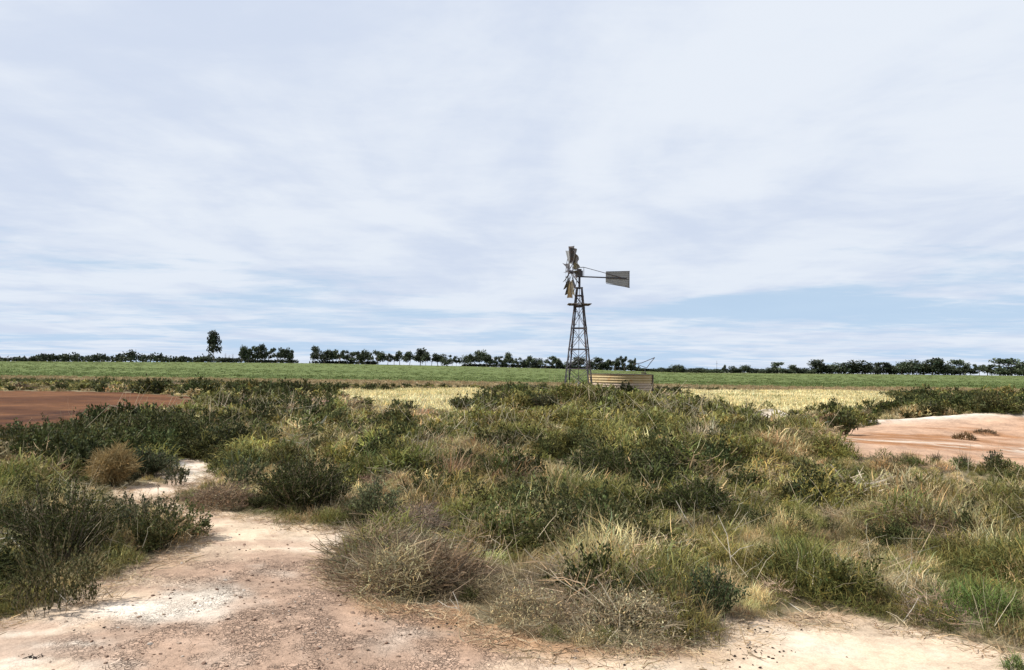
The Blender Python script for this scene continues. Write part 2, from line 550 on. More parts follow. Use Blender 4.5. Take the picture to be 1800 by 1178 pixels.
# ------------------------------------------------------------------ ground (one sheet, cut along its zones into named pieces)
def build_ground():
    a_front = np.arange(-52, 52.01, 0.19)
    a_back = np.arange(54, 306.01, 4.0)
    ang = np.radians(np.concatenate([a_front, a_back]))
    rr = np.concatenate([[0.0], np.geomspace(0.6, 60, 330), np.geomspace(61.3, 420, 70), np.geomspace(450, 9000, 26)])
    A, RR = np.meshgrid(ang, rr)
    X, Y = RR * np.sin(A), RR * np.cos(A)
    Z = height(X, Y)
    Z = np.where(Y < -5, Z * 0, Z)
    zn = zones(X, Y)
    n_r, n_a = X.shape
    u, v = zn['u'], zn['v']
    big = fbm(X, Y, 0.5, 4, 31.)
    med = fbm(X, Y, 1.6, 4, 41.)
    fine = fbm(X, Y, 5.0, 3, 61.)
    def C(*c): return np.array(c)
    lerp = lambda a, b, t: a * (1 - t[..., None]) + b * t[..., None]
    litter = lerp(np.broadcast_to(C(0.125, 0.105, 0.062), X.shape + (3,)), np.broadcast_to(C(0.20, 0.165, 0.10), X.shape + (3,)), med)
    col = litter
    # far country beyond the crop
    col = np.where((Y > FAR - 3)[..., None], C(0.16, 0.17, 0.09), col)
    tanc = lerp(np.broadcast_to(C(0.22, 0.145, 0.085), X.shape + (3,)), np.broadcast_to(C(0.22, 0.18, 0.10), X.shape + (3,)), big)
    col = np.where(zn['tan'][..., None], tanc, col)
    col = np.where(zn['yel'][..., None], C(0.50, 0.43, 0.21), col)
    redc = lerp(np.broadcast_to(C(0.070, 0.027, 0.011), X.shape + (3,)), np.broadcast_to(C(0.115, 0.050, 0.021), X.shape + (3,)), sstep(.35, .7, fbm(X * .4, Y, 0.5, 4, 51.)))
    redc = redc * (0.7 + .6 * fbm(X, Y * 2, 1.1, 4, 88.))[..., None]
    # wheel tracks curving across the red earth
    for (p, q) in (((0, 740), (190, 716)), ((0, 752), (200, 720))):
        tt = np.clip((u + 300) / 500, 0, 1)
        vv = p[1] + 6 - (p[1] - q[1] + 8) * tt ** 2.2
        m = np.exp(-((v - vv) / 2.4) ** 2) * (u < 215)
        redc = lerp(redc, np.broadcast_to(C(0.028, 0.010, 0.006), X.shape + (3,)), m * 0.8)
    col = np.where(zn['red'][..., None], redc, col)
    # sandy pan
    pale = np.broadcast_to(C(0.46, 0.36, 0.265), X.shape + (3,))
    pink = np.broadcast_to(C(0.31, 0.215, 0.158), X.shape + (3,))
    white = np.broadcast_to(C(0.54, 0.485, 0.415), X.shape + (3,))
    rust = np.broadcast_to(C(0.29, 0.165, 0.085), X.shape + (3,))
    def blob(u0, v0, ru, rv, e=1.0):
        d = ((u - u0) / ru) ** 2 + ((v - v0) / rv) ** 2
        return np.exp(-d ** e)
    jit = (med - .5) * 1.5 + (fine - .5) * .8
    brown_w = np.clip(blob(520, 1100, 300, 85) * 1.6 + blob(330, 1140, 210, 60) * 1.3 + blob(700, 1150, 230, 55) * 1.3 + blob(560, 1010, 170, 28)*.8 + blob(380, 1000, 170, 25)*.7 + jit * .7, 0, 1)
    brown_w = brown_w * (1 - sstep(860, 1010, u + (v - 1100) * -0.9))
    sandc = lerp(pale, pink, brown_w)
    white_w = np.clip(blob(345, 1055, 105, 28) * 1.25 + blob(230, 1082, 130, 20) * 1.1 + blob(60, 1140, 170, 34) * .9 + blob(330, 825, 60, 30) * 1.2 + blob(520, 960, 130, 14) * .5 + blob(840, 1110, 110, 16) * .5 + jit * .9 - .12, 0, 1)
    sandc = lerp(sandc, white, white_w * (1 - .5 * blob(520, 1120, 130, 60)))
    streak = sstep(.56, .68, fbm(X * 1.0 + Y * .3, Y * 3.2, 1.3, 4, 71.))
    sandc = lerp(sandc, pink, streak * .75 * (u < 900))
    rust_w = np.clip(blob(840, 1085, 90, 30) * 1.4 + blob(960, 1135, 120, 20) * 1.3 + blob(680, 1062, 70, 18) + blob(1150, 1145, 100, 14) * .8 + blob(1420, 1085, 160, 10) * .5 + blob(250, 990, 60, 20)*.5, 0, 1)
    sandc = lerp(sandc, rust, rust_w * .8)
    col = np.where(zn['sand'][..., None], sandc, col)
    # litter fringe on sand near the plants is left to geometry
    ms = lerp(np.broadcast_to(C(0.45, 0.38, 0.31), X.shape + (3,)), white, med)
    col = np.where(zn['mound'][..., None], ms, col)
    ora = np.broadcast_to(C(0.265, 0.130, 0.060), X.shape + (3,))
    pk = np.broadcast_to(C(0.39, 0.255, 0.175), X.shape + (3,))
    bst = sstep(.36, .56, fbm(X * .8 - Y * .5, Y * 1.6 + X * .6, 0.7, 5, 91.))
    bc = lerp(ora, pk, bst)
    crest = np.exp(-((Y - 23.8) / 0.75) ** 2) * sstep(.2, .45, med + .1) + 0.8*np.exp(-((Y - 16.5 - .18 * (X - 12)) / 1.0) ** 2) * sstep(.42, .6, fbm(X, Y * 3, .9, 4, 12.))
    bc = lerp(bc, white, np.clip(crest, 0, 1))
    col = np.where(zn['bank'][..., None], bc, col)
    clod = np.where(zn['sand'], np.clip(brown_w * 1.2 + .12 - .8 * white_w, 0, 1), 0.0)
    clod = np.where(zn['bank'], 0.3, clod)
    smooth_ = np.where(zn['sand'], 1 - np.clip(brown_w * 1.2, 0, 1), 0.3)
    fld = np.where(zn['crop'], 1.0, 0.0)
    par = np.stack([clod, smooth_, fld], -1)
    idx = np.arange(n_r * n_a).reshape(n_r, n_a)
    nxt = np.roll(idx, -1, axis=1)
    quads = np.stack([idx[:-1], nxt[:-1], nxt[1:], idx[1:]], -1).reshape(-1, 4)[:, ::-1]
    V = np.stack([X, Y, Z], -1).reshape(-1, 3)
    lab = np.zeros(n_r * n_a, int)
    for k, nm in enumerate(('sand', 'red', 'bank', 'crop', 'tan')):
        lab[zn[nm].ravel()] = k + 1
    fl = lab[quads[:, 0]]
    spec = {0: 'ground', 1: 'sand_pan', 2: 'red_earth', 3: 'earth_bank', 4: 'crop_field', 5: 'dry_field'}
    labels = {0: 'dark litter covered soil under the scrub, running out to the horizon',
              1: 'pale pinkish sandy bare ground with cracked brown crust in the foreground',
              2: 'patch of bare red earth with wheel tracks at the left edge',
              3: 'bare orange and white dirt bank at the right edge',
              4: 'long flat green crop field in front of the tree line',
              5: 'strip of tan dry ground along the near edge of the green field'}
    colf, parf = col.reshape(-1, 3), par.reshape(-1, 3)
    for k, nm in spec.items():
        f = quads[fl == k]
        used, inv = np.unique(f, return_inverse=True)
        me = mesh_np(nm, V[used], [inv.reshape(-1, 4)], {'gcol': ('FLOAT_COLOR', colf[used]), 'gpar': ('FLOAT_COLOR', parf[used])}, smooth=True)
        o = link(nm, me, M_SOIL)
        tag(o, labels[k], kind='structure')


build_ground()


# ------------------------------------------------------------------ plant meshes
def blades(n, rad, hmin, hmax, width, lean=(0.2, 0.9), droop=0.5, seg=3, rng=RNG, dome=None, jitter=0.25, upright=0.0):
    """n curved blades; dome=(r,h) roots them on a dome surface"""
    th = rng.random(n) * 2 * np.pi
    rr = rad * np.sqrt(rng.random(n))
    bx, by = rr * np.cos(th), rr * np.sin(th)
    bz = np.zeros(n)
    L = hmin + (hmax - hmin) * rng.random(n) ** 1.1
    if dome:
        bz = dome * (1 - (rr / max(rad, 1e-6)) ** 2) * rng.random(n) ** .4
    az = th + rng.normal(0, 1.5, n)
    le = lean[0] + (lean[1] - lean[0]) * rng.random(n) * (0.4 + 0.6 * rr / max(rad, 1e-6))
    le = le * (1 - upright)
    V = np.zeros((n, seg * 2 + 1, 3))
    wv = np.stack([-np.sin(az + rng.normal(0, .7, n)), np.cos(az), rng.normal(0, .15, n)], -1)
    wv /= np.linalg.norm(wv, axis=1, keepdims=True)
    dr = droop * (0.4 + rng.random(n))
    w = width * (0.6 + 0.8 * rng.random(n))
    p = np.stack([bx, by, bz], -1)
    a = le.copy()
    step = L / seg
    for k in range(seg + 1):
        if k < seg:
            ww = (w * (1 - 0.22 * k))[:, None] * wv * .5
            V[:, 2 * k] = p - ww
            V[:, 2 * k + 1] = p + ww
        else:
            V[:, 2 * k] = p
        d = np.stack([np.sin(a) * np.cos(az), np.sin(a) * np.sin(az), np.cos(a)], -1)
        p = p + d * step[:, None] + rng.normal(0, 1, (n, 3)) * (step * jitter * .9)[:, None]
        a = a + dr
    V[..., 2] = np.maximum(V[..., 2], -0.03)
    m = seg * 2 + 1
    base = np.arange(n)[:, None] * m
    quads = np.concatenate([base + np.array([2 * k, 2 * k + 1, 2 * k + 3, 2 * k + 2]) for k in range(seg - 1)])
    tris = base + np.array([2 * seg - 2, 2 * seg - 1, 2 * seg])
    b = 0.5 + 1.0 * rng.random(n)
    hue = rng.normal(0, 0.10, n)
    vc = np.stack([b * (1 + hue), b, b * (1 - hue * .6)], -1)
    vc = np.repeat(vc[:, None, :], m, 1).reshape(-1, 3)
    return V.reshape(-1, 3), quads, tris, vc


def leaves(pts, dirs, size, rng=RNG, elong=2.0, up=0.4):
    """one diamond leaf per point"""
    n = len(pts)
    d = dirs + rng.normal(0, .55, (n, 3))
    d[:, 2] += up
    d /= np.linalg.norm(d, axis=1, keepdims=True) + 1e-9
    s = rng.normal(0, 1, (n, 3))
    s -= d * (s * d).sum(1, keepdims=True)
    s /= np.linalg.norm(s, axis=1, keepdims=True) + 1e-9
    L = (size * (0.6 + .8 * rng.random(n)))[:, None]
    W = L / elong
    V = np.stack([pts, pts + d * L * .5 + s * W * .5, pts + d * L, pts + d * L * .5 - s * W * .5], 1)
    q = np.arange(n)[:, None] * 4 + np.arange(4)
    b = 0.45 + 1.25 * rng.random(n) ** 1.6
    hue = rng.normal(0, .10, n)
    vc = np.stack([b * (1 + hue), b, b * (1 - hue * .5)], -1)
    return V.reshape(-1, 3), q, np.repeat(vc[:, None], 4, 1).reshape(-1, 3)


def combine(name, parts, scale=1.0):
    V, Q, T, A, n = [], [], [], [], 0
    for p in parts:
        if len(p) == 4:
            v, q, tr, a = p
            T.append(tr + n)
        else:
            v, q, a = p
        V.append(v); Q.append(q + n); A.append(a)
        n += len(v)
    F = [np.concatenate(Q)] + ([np.concatenate(T)] if T else [])
    return mesh_np(name, np.concatenate(V) * scale, F, {'vc': ('FLOAT_COLOR', np.concatenate(A))})


def stem_lines(n, rad, h, spread, rng=RNG, seg=4, wig=0.06):
    """polylines (n, seg+1, 3) rising from the middle"""
    th = rng.random(n) * 2 * np.pi
    rr = rad * np.sqrt(rng.random(n)) 
    p = np.stack([rr * np.cos(th) * .35, rr * np.sin(th) * .35, np.zeros(n)], -1)
    tip = np.stack([rr * np.cos(th), rr * np.sin(th), h * (0.55 + .5 * rng.random(n)) * (1 - spread * (rr / rad) ** 2)], -1)
    out = np.zeros((n, seg + 1, 3))
    for k in range(seg + 1):
        t = k / seg
        out[:, k] = p * (1 - t) + tip * t + np.stack([0 * rr, 0 * rr, np.sin(t * np.pi) * .1 * h * np.ones(n)], -1)
        if 0 < k:
            out[:, k] += rng.normal(0, wig * h, (n, 3)) * t
    return out


def ribbons(lines, width, rng=RNG, bright=(0.6, 1.3)):
    n, m, _ = lines.shape
    side = rng.normal(0, 1, (n, 3))
    d = lines[:, -1] - lines[:, 0]
    d /= np.linalg.norm(d, axis=1, keepdims=True) + 1e-9
    side -= d * (side * d).sum(1, keepdims=True)
    side /= np.linalg.norm(side, axis=1, keepdims=True) + 1e-9
    w = (width * (.6 + .8 * rng.random(n)))[:, None, None] * np.linspace(1, .45, m)[None, :, None] * side[:, None, :] * .5
    V = np.stack([lines - w, lines + w], 2).reshape(n * m * 2, 3)
    base = (np.arange(n) * m * 2)[:, None]
    q = np.concatenate([base + np.array([2 * k, 2 * k + 1, 2 * k + 3, 2 * k + 2]) for k in range(m - 1)])
    b = bright[0] + (bright[1] - bright[0]) * rng.random(n)
    hue = rng.normal(0, .06, n)
    vc = np.stack([b * (1 + hue), b, b * (1 - hue)], -1)
    return V, q, np.repeat(vc[:, None], m * 2, 1).reshape(-1, 3)


def along(lines, per, t0=0.25, spread=0.02, rng=RNG):
    n, m, _ = lines.shape
    t = t0 + (1 - t0) * rng.random((n, per))
    f = t * (m - 1)
    i = np.minimum(f.astype(int), m - 2)
    fr = (f - i)[..., None]
    k = np.arange(n)[:, None]
    P = lines[k, i] * (1 - fr) + lines[k, i + 1] * fr
    D = lines[k, i + 1] - lines[k, i]
    D = D / (np.linalg.norm(D, axis=-1, keepdims=True) + 1e-9)
    return (P + rng.normal(0, spread, P.shape)).reshape(-1, 3), D.reshape(-1, 3)


def leafy_bush_parts(rad, h, nst, per, leaf, rng=RNG, spread=0.5, wig=.05, sw=0.006):
    L = stem_lines(nst, rad, h, spread, rng, wig=wig)
    P, D = along(L, per, .22, leaf * .5, rng)
    return [ribbons(L, sw, rng, (.5, .9)), leaves(P, D, leaf, rng)]


def twig_parts(rad, h, n, length, width, rng=RNG, flat=.5):
    """tangle of thin dead sticks filling a dome"""
    th = rng.random(n) * 2 * np.pi
    r = rad * np.sqrt(rng.random(n)) * (.62 + .62 * vnoise(np.cos(th) * 1.7 + 30 + rad * 9, np.sin(th) * 1.7 + 30))
    z = h * (1 - (r / rad) ** 2) * rng.random(n) ** .7 * (.65 + .6 * vnoise(np.cos(th) * r * 4 + 50, np.sin(th) * r * 4 + 50))
    p = np.stack([r * np.cos(th), r * np.sin(th), z], -1)
    d = np.stack([np.cos(th), np.sin(th), np.zeros(n)], -1) * .6 + rng.normal(0, .7, (n, 3))
    d[:, 2] = np.abs(d[:, 2]) * flat + .1
    d /= np.linalg.norm(d, axis=1, keepdims=True)
    L = length * (.4 + .9 * rng.random(n))
    c = rng.normal(0, .5, (n, 3))
    lines = np.stack([p, p + d * (L * .5)[:, None] + c * (L * .3)[:, None], p + d * L[:, None]], 1)
    return [ribbons(lines[: n * 3 // 4], width * .8, rng, (.45, 1.5)), ribbons(lines[n * 3 // 4:], width * 1.5, rng, (.4, 1.4))]


def branch_twigs(rad, h, nmain, per, length, width, rng=RNG, flat=.6):
    """main stems with side twigs"""
    L = stem_lines(nmain, rad, h, .45, rng, wig=.08)
    P, D = along(L, per, .25, .01, rng)
    n = len(P)
    d = D + rng.normal(0, .75, (n, 3))
    d /= np.linalg.norm(d, axis=1, keepdims=True)
    Ls = length * (.4 + .9 * rng.random(n))
    c = rng.normal(0, .2, (n, 3))
    lines = np.stack([P, P + d * (Ls * .5)[:, None] + c * (Ls * .25)[:, None], P + d * Ls[:, None]], 1)
    return [ribbons(L, width * 1.8, rng, (.5, 1.0)), ribbons(lines, width, rng, (.55, 1.45))]


# ------------------------------------------------------------------ scatter by geometry nodes
def scatter(name, label, pts, scl, idx, tint, protos, tilt=0.12, mat=M_VI, rng=RNG, category=None):
    n = len(pts)
    if n == 0:
        return None
    col = bpy.data.collections.new(name + '_kinds')
    for k, me in enumerate(protos):
        me.materials.clear()
        me.materials.append(mat)
        col.objects.link(bpy.data.objects.new('%s_kind' % name, me))
    rot = np.stack([rng.normal(0, tilt, n), rng.normal(0, tilt, n), rng.random(n) * 6.283], -1)
    me = mesh_np(name, pts, [], {'rot': ('FLOAT_VECTOR', rot), 'scl': ('FLOAT_VECTOR', scl), 'tint': ('FLOAT_COLOR', np.clip(tint, 0.003, 1))})
    a = me.attributes.new('idx', 'INT', 'POINT')
    a.data.foreach_set('value', np.asarray(idx, dtype=np.int32) % len(protos))
    o = link(name, me)
    me.materials.append(mat)
    g = bpy.data.node_groups.new(name + '_scatter', 'GeometryNodeTree')
    g.interface.new_socket('Geometry', in_out='INPUT', socket_type='NodeSocketGeometry')
    g.interface.new_socket('Geometry', in_out='OUTPUT', socket_type='NodeSocketGeometry')
    gi, go = g.nodes.new('NodeGroupInput'), g.nodes.new('NodeGroupOutput')
    ci = g.nodes.new('GeometryNodeCollectionInfo')
    ci.inputs['Collection'].default_value = col
    ci.inputs['Separate Children'].default_value = True
    ci.inputs['Reset Children'].default_value = True
    ip = g.nodes.new('GeometryNodeInstanceOnPoints')
    ip.inputs['Pick Instance'].default_value = True
    g.links.new(gi.outputs[0], ip.inputs['Points'])
    g.links.new(ci.outputs[0], ip.inputs['Instance'])
    for an, dt, sock in (('idx', 'INT', 'Instance Index'), ('rot', 'FLOAT_VECTOR', 'Rotation'), ('scl', 'FLOAT_VECTOR', 'Scale')):
        na = g.nodes.new('GeometryNodeInputNamedAttribute')
        na.data_type = dt
        na.inputs['Name'].default_value = an
        out = [s for s in na.outputs if s.enabled and s.name == 'Attribute'][0]
        g.links.new(out, ip.inputs[sock])
    g.links.new(ip.outputs[0], go.inputs[0])
    md = o.modifiers.new('scatter', 'NODES')
    md.node_group = g
    tag(o, label, category, kind='stuff')
    return o


def cells(y0, y1, sp, xm, xa=0.0):
    """jittered points, wider than the view"""
    ys = np.arange(y0, y1, sp)
    out = []
    for y in ys:
        hw = xm * y + 3.0 + xa
        xs = np.arange(-hw, hw, sp)
        out.append(np.stack([xs, np.full(len(xs), y)], -1))
    p = np.concatenate(out)
    return p + RNG.uniform(-.55, .55, p.shape) * sp


# prototypes: near (fine) and far (coarse)
def protos_for(coarse):
    w = {0: 0.0055, 1: 0.010, 2: 0.022, 3: 0.04}[coarse]
    nb = {0: 150, 1: 120, 2: 80, 3: 55}[coarse]
    P = {}
    sh = {0: 1.0, 1: .85, 2: .65, 3: .55}[coarse]
    kb = {0: 1.9, 1: 1.7, 2: 1.5, 3: 1.3}[coarse]
    P['dry'] = [combine('dry_grass_tuft', [blades(int(nb * kb), .20, .07 * sh, .20 * sh, w, (.0, 1.5), .4, dome=.16), blades(nb // 6, .12, .2 * sh, .38 * sh, w * .8, (0, .9), .25)]) for _ in range(6)]
    P['green'] = [combine('green_grass_tuft', [blades(int(nb * kb), .22, .06 * sh, .17 * sh, w * 1.15, (.0, 1.6), .5, dome=.19)]) for _ in range(6)]
    P['tussock'] = [combine('tussock', [blades(int(nb * 2.3), .24, .07 * sh, .19 * sh, w * 1.1, (.2, 1.5), .6, dome=.27)]) for _ in range(6)]
    lf = {0: .020, 1: .028, 2: .038, 3: .065}[coarse]
    P['leafy'] = [combine('leafy_scrub', leafy_bush_parts(.22, .36, {0: 34, 1: 26, 2: 18, 3: 12}[coarse], {0: 38, 1: 34, 2: 34, 3: 22}[coarse], lf, sw=w)) for _ in range(6)]
    P['twig'] = [combine('dead_brush', twig_parts(.20, .22, {0: 260, 1: 180, 2: 100, 3: 60}[coarse], .14, w * .85)) for _ in range(6)]
    return P


BLOBS = [  # u, v (ground contact), ru, rv, kind, weight    laid out on the ground
    # dark leafy
    (60, 810, 260, 38, 'leafy', 2.1), (270, 790, 150, 36, 'leafy', 1.9), (90, 950, 150, 70, 'leafy', 2.6), (60, 1050, 110, 50, 'leafy', 2.0),
    (530, 885, 80, 28, 'leafy', 1.6), (1110, 850, 120, 28, 'leafy', 1.2), (1250, 905, 160, 40, 'leafy', 1.1), (650, 745, 90, 12, 'leafy', .8),
    (1420, 950, 130, 40, 'leafy', .7), (980, 950, 60, 40, 'leafy', .7), (1400, 1040, 100, 40, 'leafy', .7), (1330, 800, 80, 18, 'leafy', .8),
    (1550, 955, 60, 30, 'leafy', .8), (1750, 845, 120, 16, 'leafy', .6), (450, 800, 90, 16, 'leafy', .5), (1690, 720, 160, 9, 'leafy', 1.2), (1600, 712, 80, 8, 'leafy', 1.0),
    (500, 693, 900, 5, 'leafy', 1.1), (700, 688, 400, 4, 'leafy', 1.2), (1320, 690, 260, 2.5, 'leafy', 1.3), (620, 920, 50, 15, 'leafy', .5),
    # dead brown and grey
    (1070, 1095, 190, 50, 'twig', 2.4), (900, 1040, 120, 45, 'twig', 1.8), (710, 1010, 120, 60, 'twig', 2.4), (760, 1040, 60, 30, 'twig', 1.2), (1000, 1030, 200, 60, 'dry', .9), (820, 960, 90, 40, 'dry', .8), (700, 930, 90, 30, 'twig', 1.0),
    (380, 885, 60, 18, 'twig', 2.2), (210, 985, 90, 25, 'twig', 1.5), (900, 890, 60, 30, 'twig', .5), (840, 960, 60, 30, 'twig', .9), (1600, 1075, 120, 30, 'twig', .7),
    (1400, 765, 60, 8, 'twig', .8), (820, 790, 60, 16, 'twig', .5), (1450, 1055, 90, 20, 'twig', .6),
    # straw
    (600, 900, 120, 30, 'dry', .9), (850, 1010, 60, 40, 'dry', .6), (1240, 790, 60, 22, 'dry', 1.4), (1360, 960, 60, 30, 'dry', .7), (940, 1000, 60, 40, 'dry', .5),
    (1530, 1040, 70, 30, 'dry', 1.0), (1610, 1030, 60, 40, 'dry', 1.0), (1690, 880, 110, 25, 'dry', .8), (520, 800, 110, 24, 'dry', .6), (700, 860, 120, 20, 'dry', .5),
    (1040, 920, 60, 20, 'dry', .5), (1720, 1080, 70, 20, 'dry', .3), (760, 735, 90, 12, 'dry', .8), (90, 862, 90, 12, 'dry', 1.2), (420, 735, 260, 12, 'dry', .7),
    (1000, 980, 60, 30, 'dry', .8), (1160, 1020, 80, 40, 'dry', .6), (1500, 740, 60, 6, 'dry', .5),
    # fresh green
    (1700, 1020, 130, 60, 'green', 1.3), (1760, 1100, 80, 30, 'green', 1.3), (1150, 990, 90, 30, 'green', .2), (1060, 850, 110, 20, 'green', .7), (1300, 870, 140, 30, 'green', .4),
    (1500, 880, 130, 40, 'green', .4), (1600, 930, 200, 60, 'dry', .5), (1650, 940, 90, 30, 'green', .5), (800, 830, 100, 22, 'green', .6), (880, 880, 80, 20, 'green', .7), (1380, 1060, 80, 20, 'green', .7),
    # tussock mound under the mill
    (1050, 730, 230, 45, 'tussock', 1.9), (1200, 760, 140, 40, 'tussock', 1.1), (920, 760, 120, 30, 'tussock', 1.0), (1500, 800, 160, 25, 'tussock', .9),
    (1080, 790, 120, 20, 'tussock', 1.0), (1680, 715, 180, 14, 'tussock', 1.0), (1420, 905, 100, 25, 'tussock', .4), (1080, 900, 160, 20, 'tussock', .6), (1430, 1000, 110, 30, 'tussock', .9),
]
TINTS = {  # low and high ends of each kind's colour
    'dry': ((0.24, 0.18, 0.092), (0.54, 0.44, 0.23)),
    'green': ((0.070, 0.076, 0.024), (0.24, 0.218, 0.072)),
    'tussock': ((0.062, 0.068, 0.020), (0.235, 0.212, 0.066)),
    'leafy': ((0.040, 0.047, 0.018), (0.095, 0.100, 0.036)),
    'twig': ((0.15, 0.108, 0.070), (0.38, 0.31, 0.20)),
}
KINDS_ = ['dry', 'green', 'tussock', 'leafy', 'twig']
AVOID = []      # (x, y, r) footprints of plants built one by one


def veg_scatter():
    bands = [(3.0, 9.0, .145, 0, 0.75, 0.85), (9.0, 17.0, .21, 1, 0.72, 0.95), (17.0, 32.0, .31, 2, 0.72, 1.1), (32.0, 62.0, .52, 3, 0.72, 1.3)]
    bag = {k: dict(p=[], s=[], i=[], t=[]) for k in KINDS_}
    pro = {k: [] for k in KINDS_}
    for (y0, y1, sp, co, xm, sc) in bands:
        P = protos_for(co)
        q = cells(y0, y1, sp, xm)
        x, y = q[:, 0], q[:, 1]
        zn = zones(x, y)
        bare = zn['sand'] | zn['red'] | zn['bank'] | zn['yel'] | zn['mound']
        u, v = zn['u'], zn['v']
        keep = ~bare
        keep &= (zn['tan'] == 0) | (RNG.random(len(x)) < .35)
        keep &= np.hypot(x, y) > 2.9
        x, y, u, v, tanm = x[keep], y[keep], u[keep], v[keep], zn['tan'][keep]
        W = {k: 0.34 + .9 * (fbm(x, y, .5, 2, 100. + 13 * j) - .5) + 2.2 * (fbm(x, y, 1.9, 2, 200. + 13 * j) - .5) for j, k in enumerate(KINDS_)}
        W['leafy'] = W['leafy'] - .26
        W['twig'] = W['twig'] - .15
        W['dry'] = W['dry'] + .10 + .08 * (y > 8)
        for (bu, bv, ru, rv, k, w) in BLOBS:
            W[k] = W[k] + .58 * w * np.exp(-((u - bu) / ru) ** 2 - ((v - bv) / rv) ** 2)
        W['dry'] = W['dry'] + 0.8 * tanm
        M = np.stack([W[k] for k in KINDS_], -1) + RNG.gumbel(0, .25, (len(x), 5))
        kind = M.argmax(1)
        tone = np.clip(fbm(x, y, .8, 3, 300.) * 1.5 - .25 + RNG.normal(0, .18, len(x)), 0, 1)
        hm = 0.32 + 1.15 * sstep(.32, .72, fbm(x, y, 1.15, 2, 400.)) + .2 * fbm(x, y, .35, 2, 410.)
        hm = np.where(y < 12, np.maximum(hm, .62), hm) * (1 - .38 * sstep(42, 54, y))
        # plants are lower where they meet the bare soil
        edge = zones(x, y - .35 * sc)
        hm = hm * np.where(edge['sand'] | edge['bank'] | edge['red'], .62, 1.0)
        for dy in (.8, 1.8, 3.0):       # low growth in front of the open ground
            e2 = zones(x, y + dy)
            hm = hm * np.where((e2['bank'] | e2['red'] | e2['mound'] | e2['yel'] | (e2['sand'] & (y > 6))), .80, 1.0)
        # avoid the footprints of hand-placed plants
        ok = np.ones(len(x), bool)
        for (ax, ay, ar) in AVOID:
            ok &= (x - ax) ** 2 + (y - ay) ** 2 > (ar * .5) ** 2
        for j, k in enumerate(KINDS_):
            m = (kind == j) & ok
            n = m.sum()
            if n == 0:
                continue
            s = sc * hm[m] * (.75 + .5 * RNG.random(n))
            if k == 'leafy':
                s *= 1.05
            z = height(x[m], y[m]) - .01
            lo, hi = TINTS[k]
            t = tone[m][:, None]
            tint = np.array(lo) * (1 - t) + np.array(hi) * t
            tint *= np.clip(np.exp(RNG.normal(0, .28, (n, 1))), .45, 1.45) * (1 + RNG.normal(0, .05, (n, 3)))
            off = len(pro[k])
            bag[k]['p'].append(np.stack([x[m], y[m], z], -1))
            bag[k]['s'].append(np.stack([s * 1.12, s * 1.12, s], -1))
            bag[k]['i'].append(off + RNG.integers(0, 6, n))
            bag[k]['t'].append(tint)
        for k in KINDS_:
            pro[k] += P[k]
    nm = {'dry': ('dry_grass', 'straw coloured dry grass spread through the scrub'),
          'green': ('green_grass', 'olive green grass growing through the scrub'),
          'tussock': ('tussock_grass', 'soft yellow-green tussock grass, thickest on the mound below the windmill'),
          'leafy': ('low_scrub', 'dark green small-leaved low scrub between the grasses'),
          'twig': ('dead_brush', 'grey-brown tangled dead brush along the edge of the sand')}
    for k in KINDS_:
        b = bag[k]
        n = sum(len(a) for a in b['p'])
        print(k, n)
        # index blocks: prototypes are added per band in order, four each
        scatter(nm[k][0], nm[k][1], np.concatenate(b['p']), np.concatenate(b['s']), np.concatenate(b['i']), np.concatenate(b['t']), pro[k])


# ------------------------------------------------------------------ plants one can point at
def footprint(u, v, wpx):
    x, y, z = hit(u, v)
    return x, y, z, wpx / FOC * y


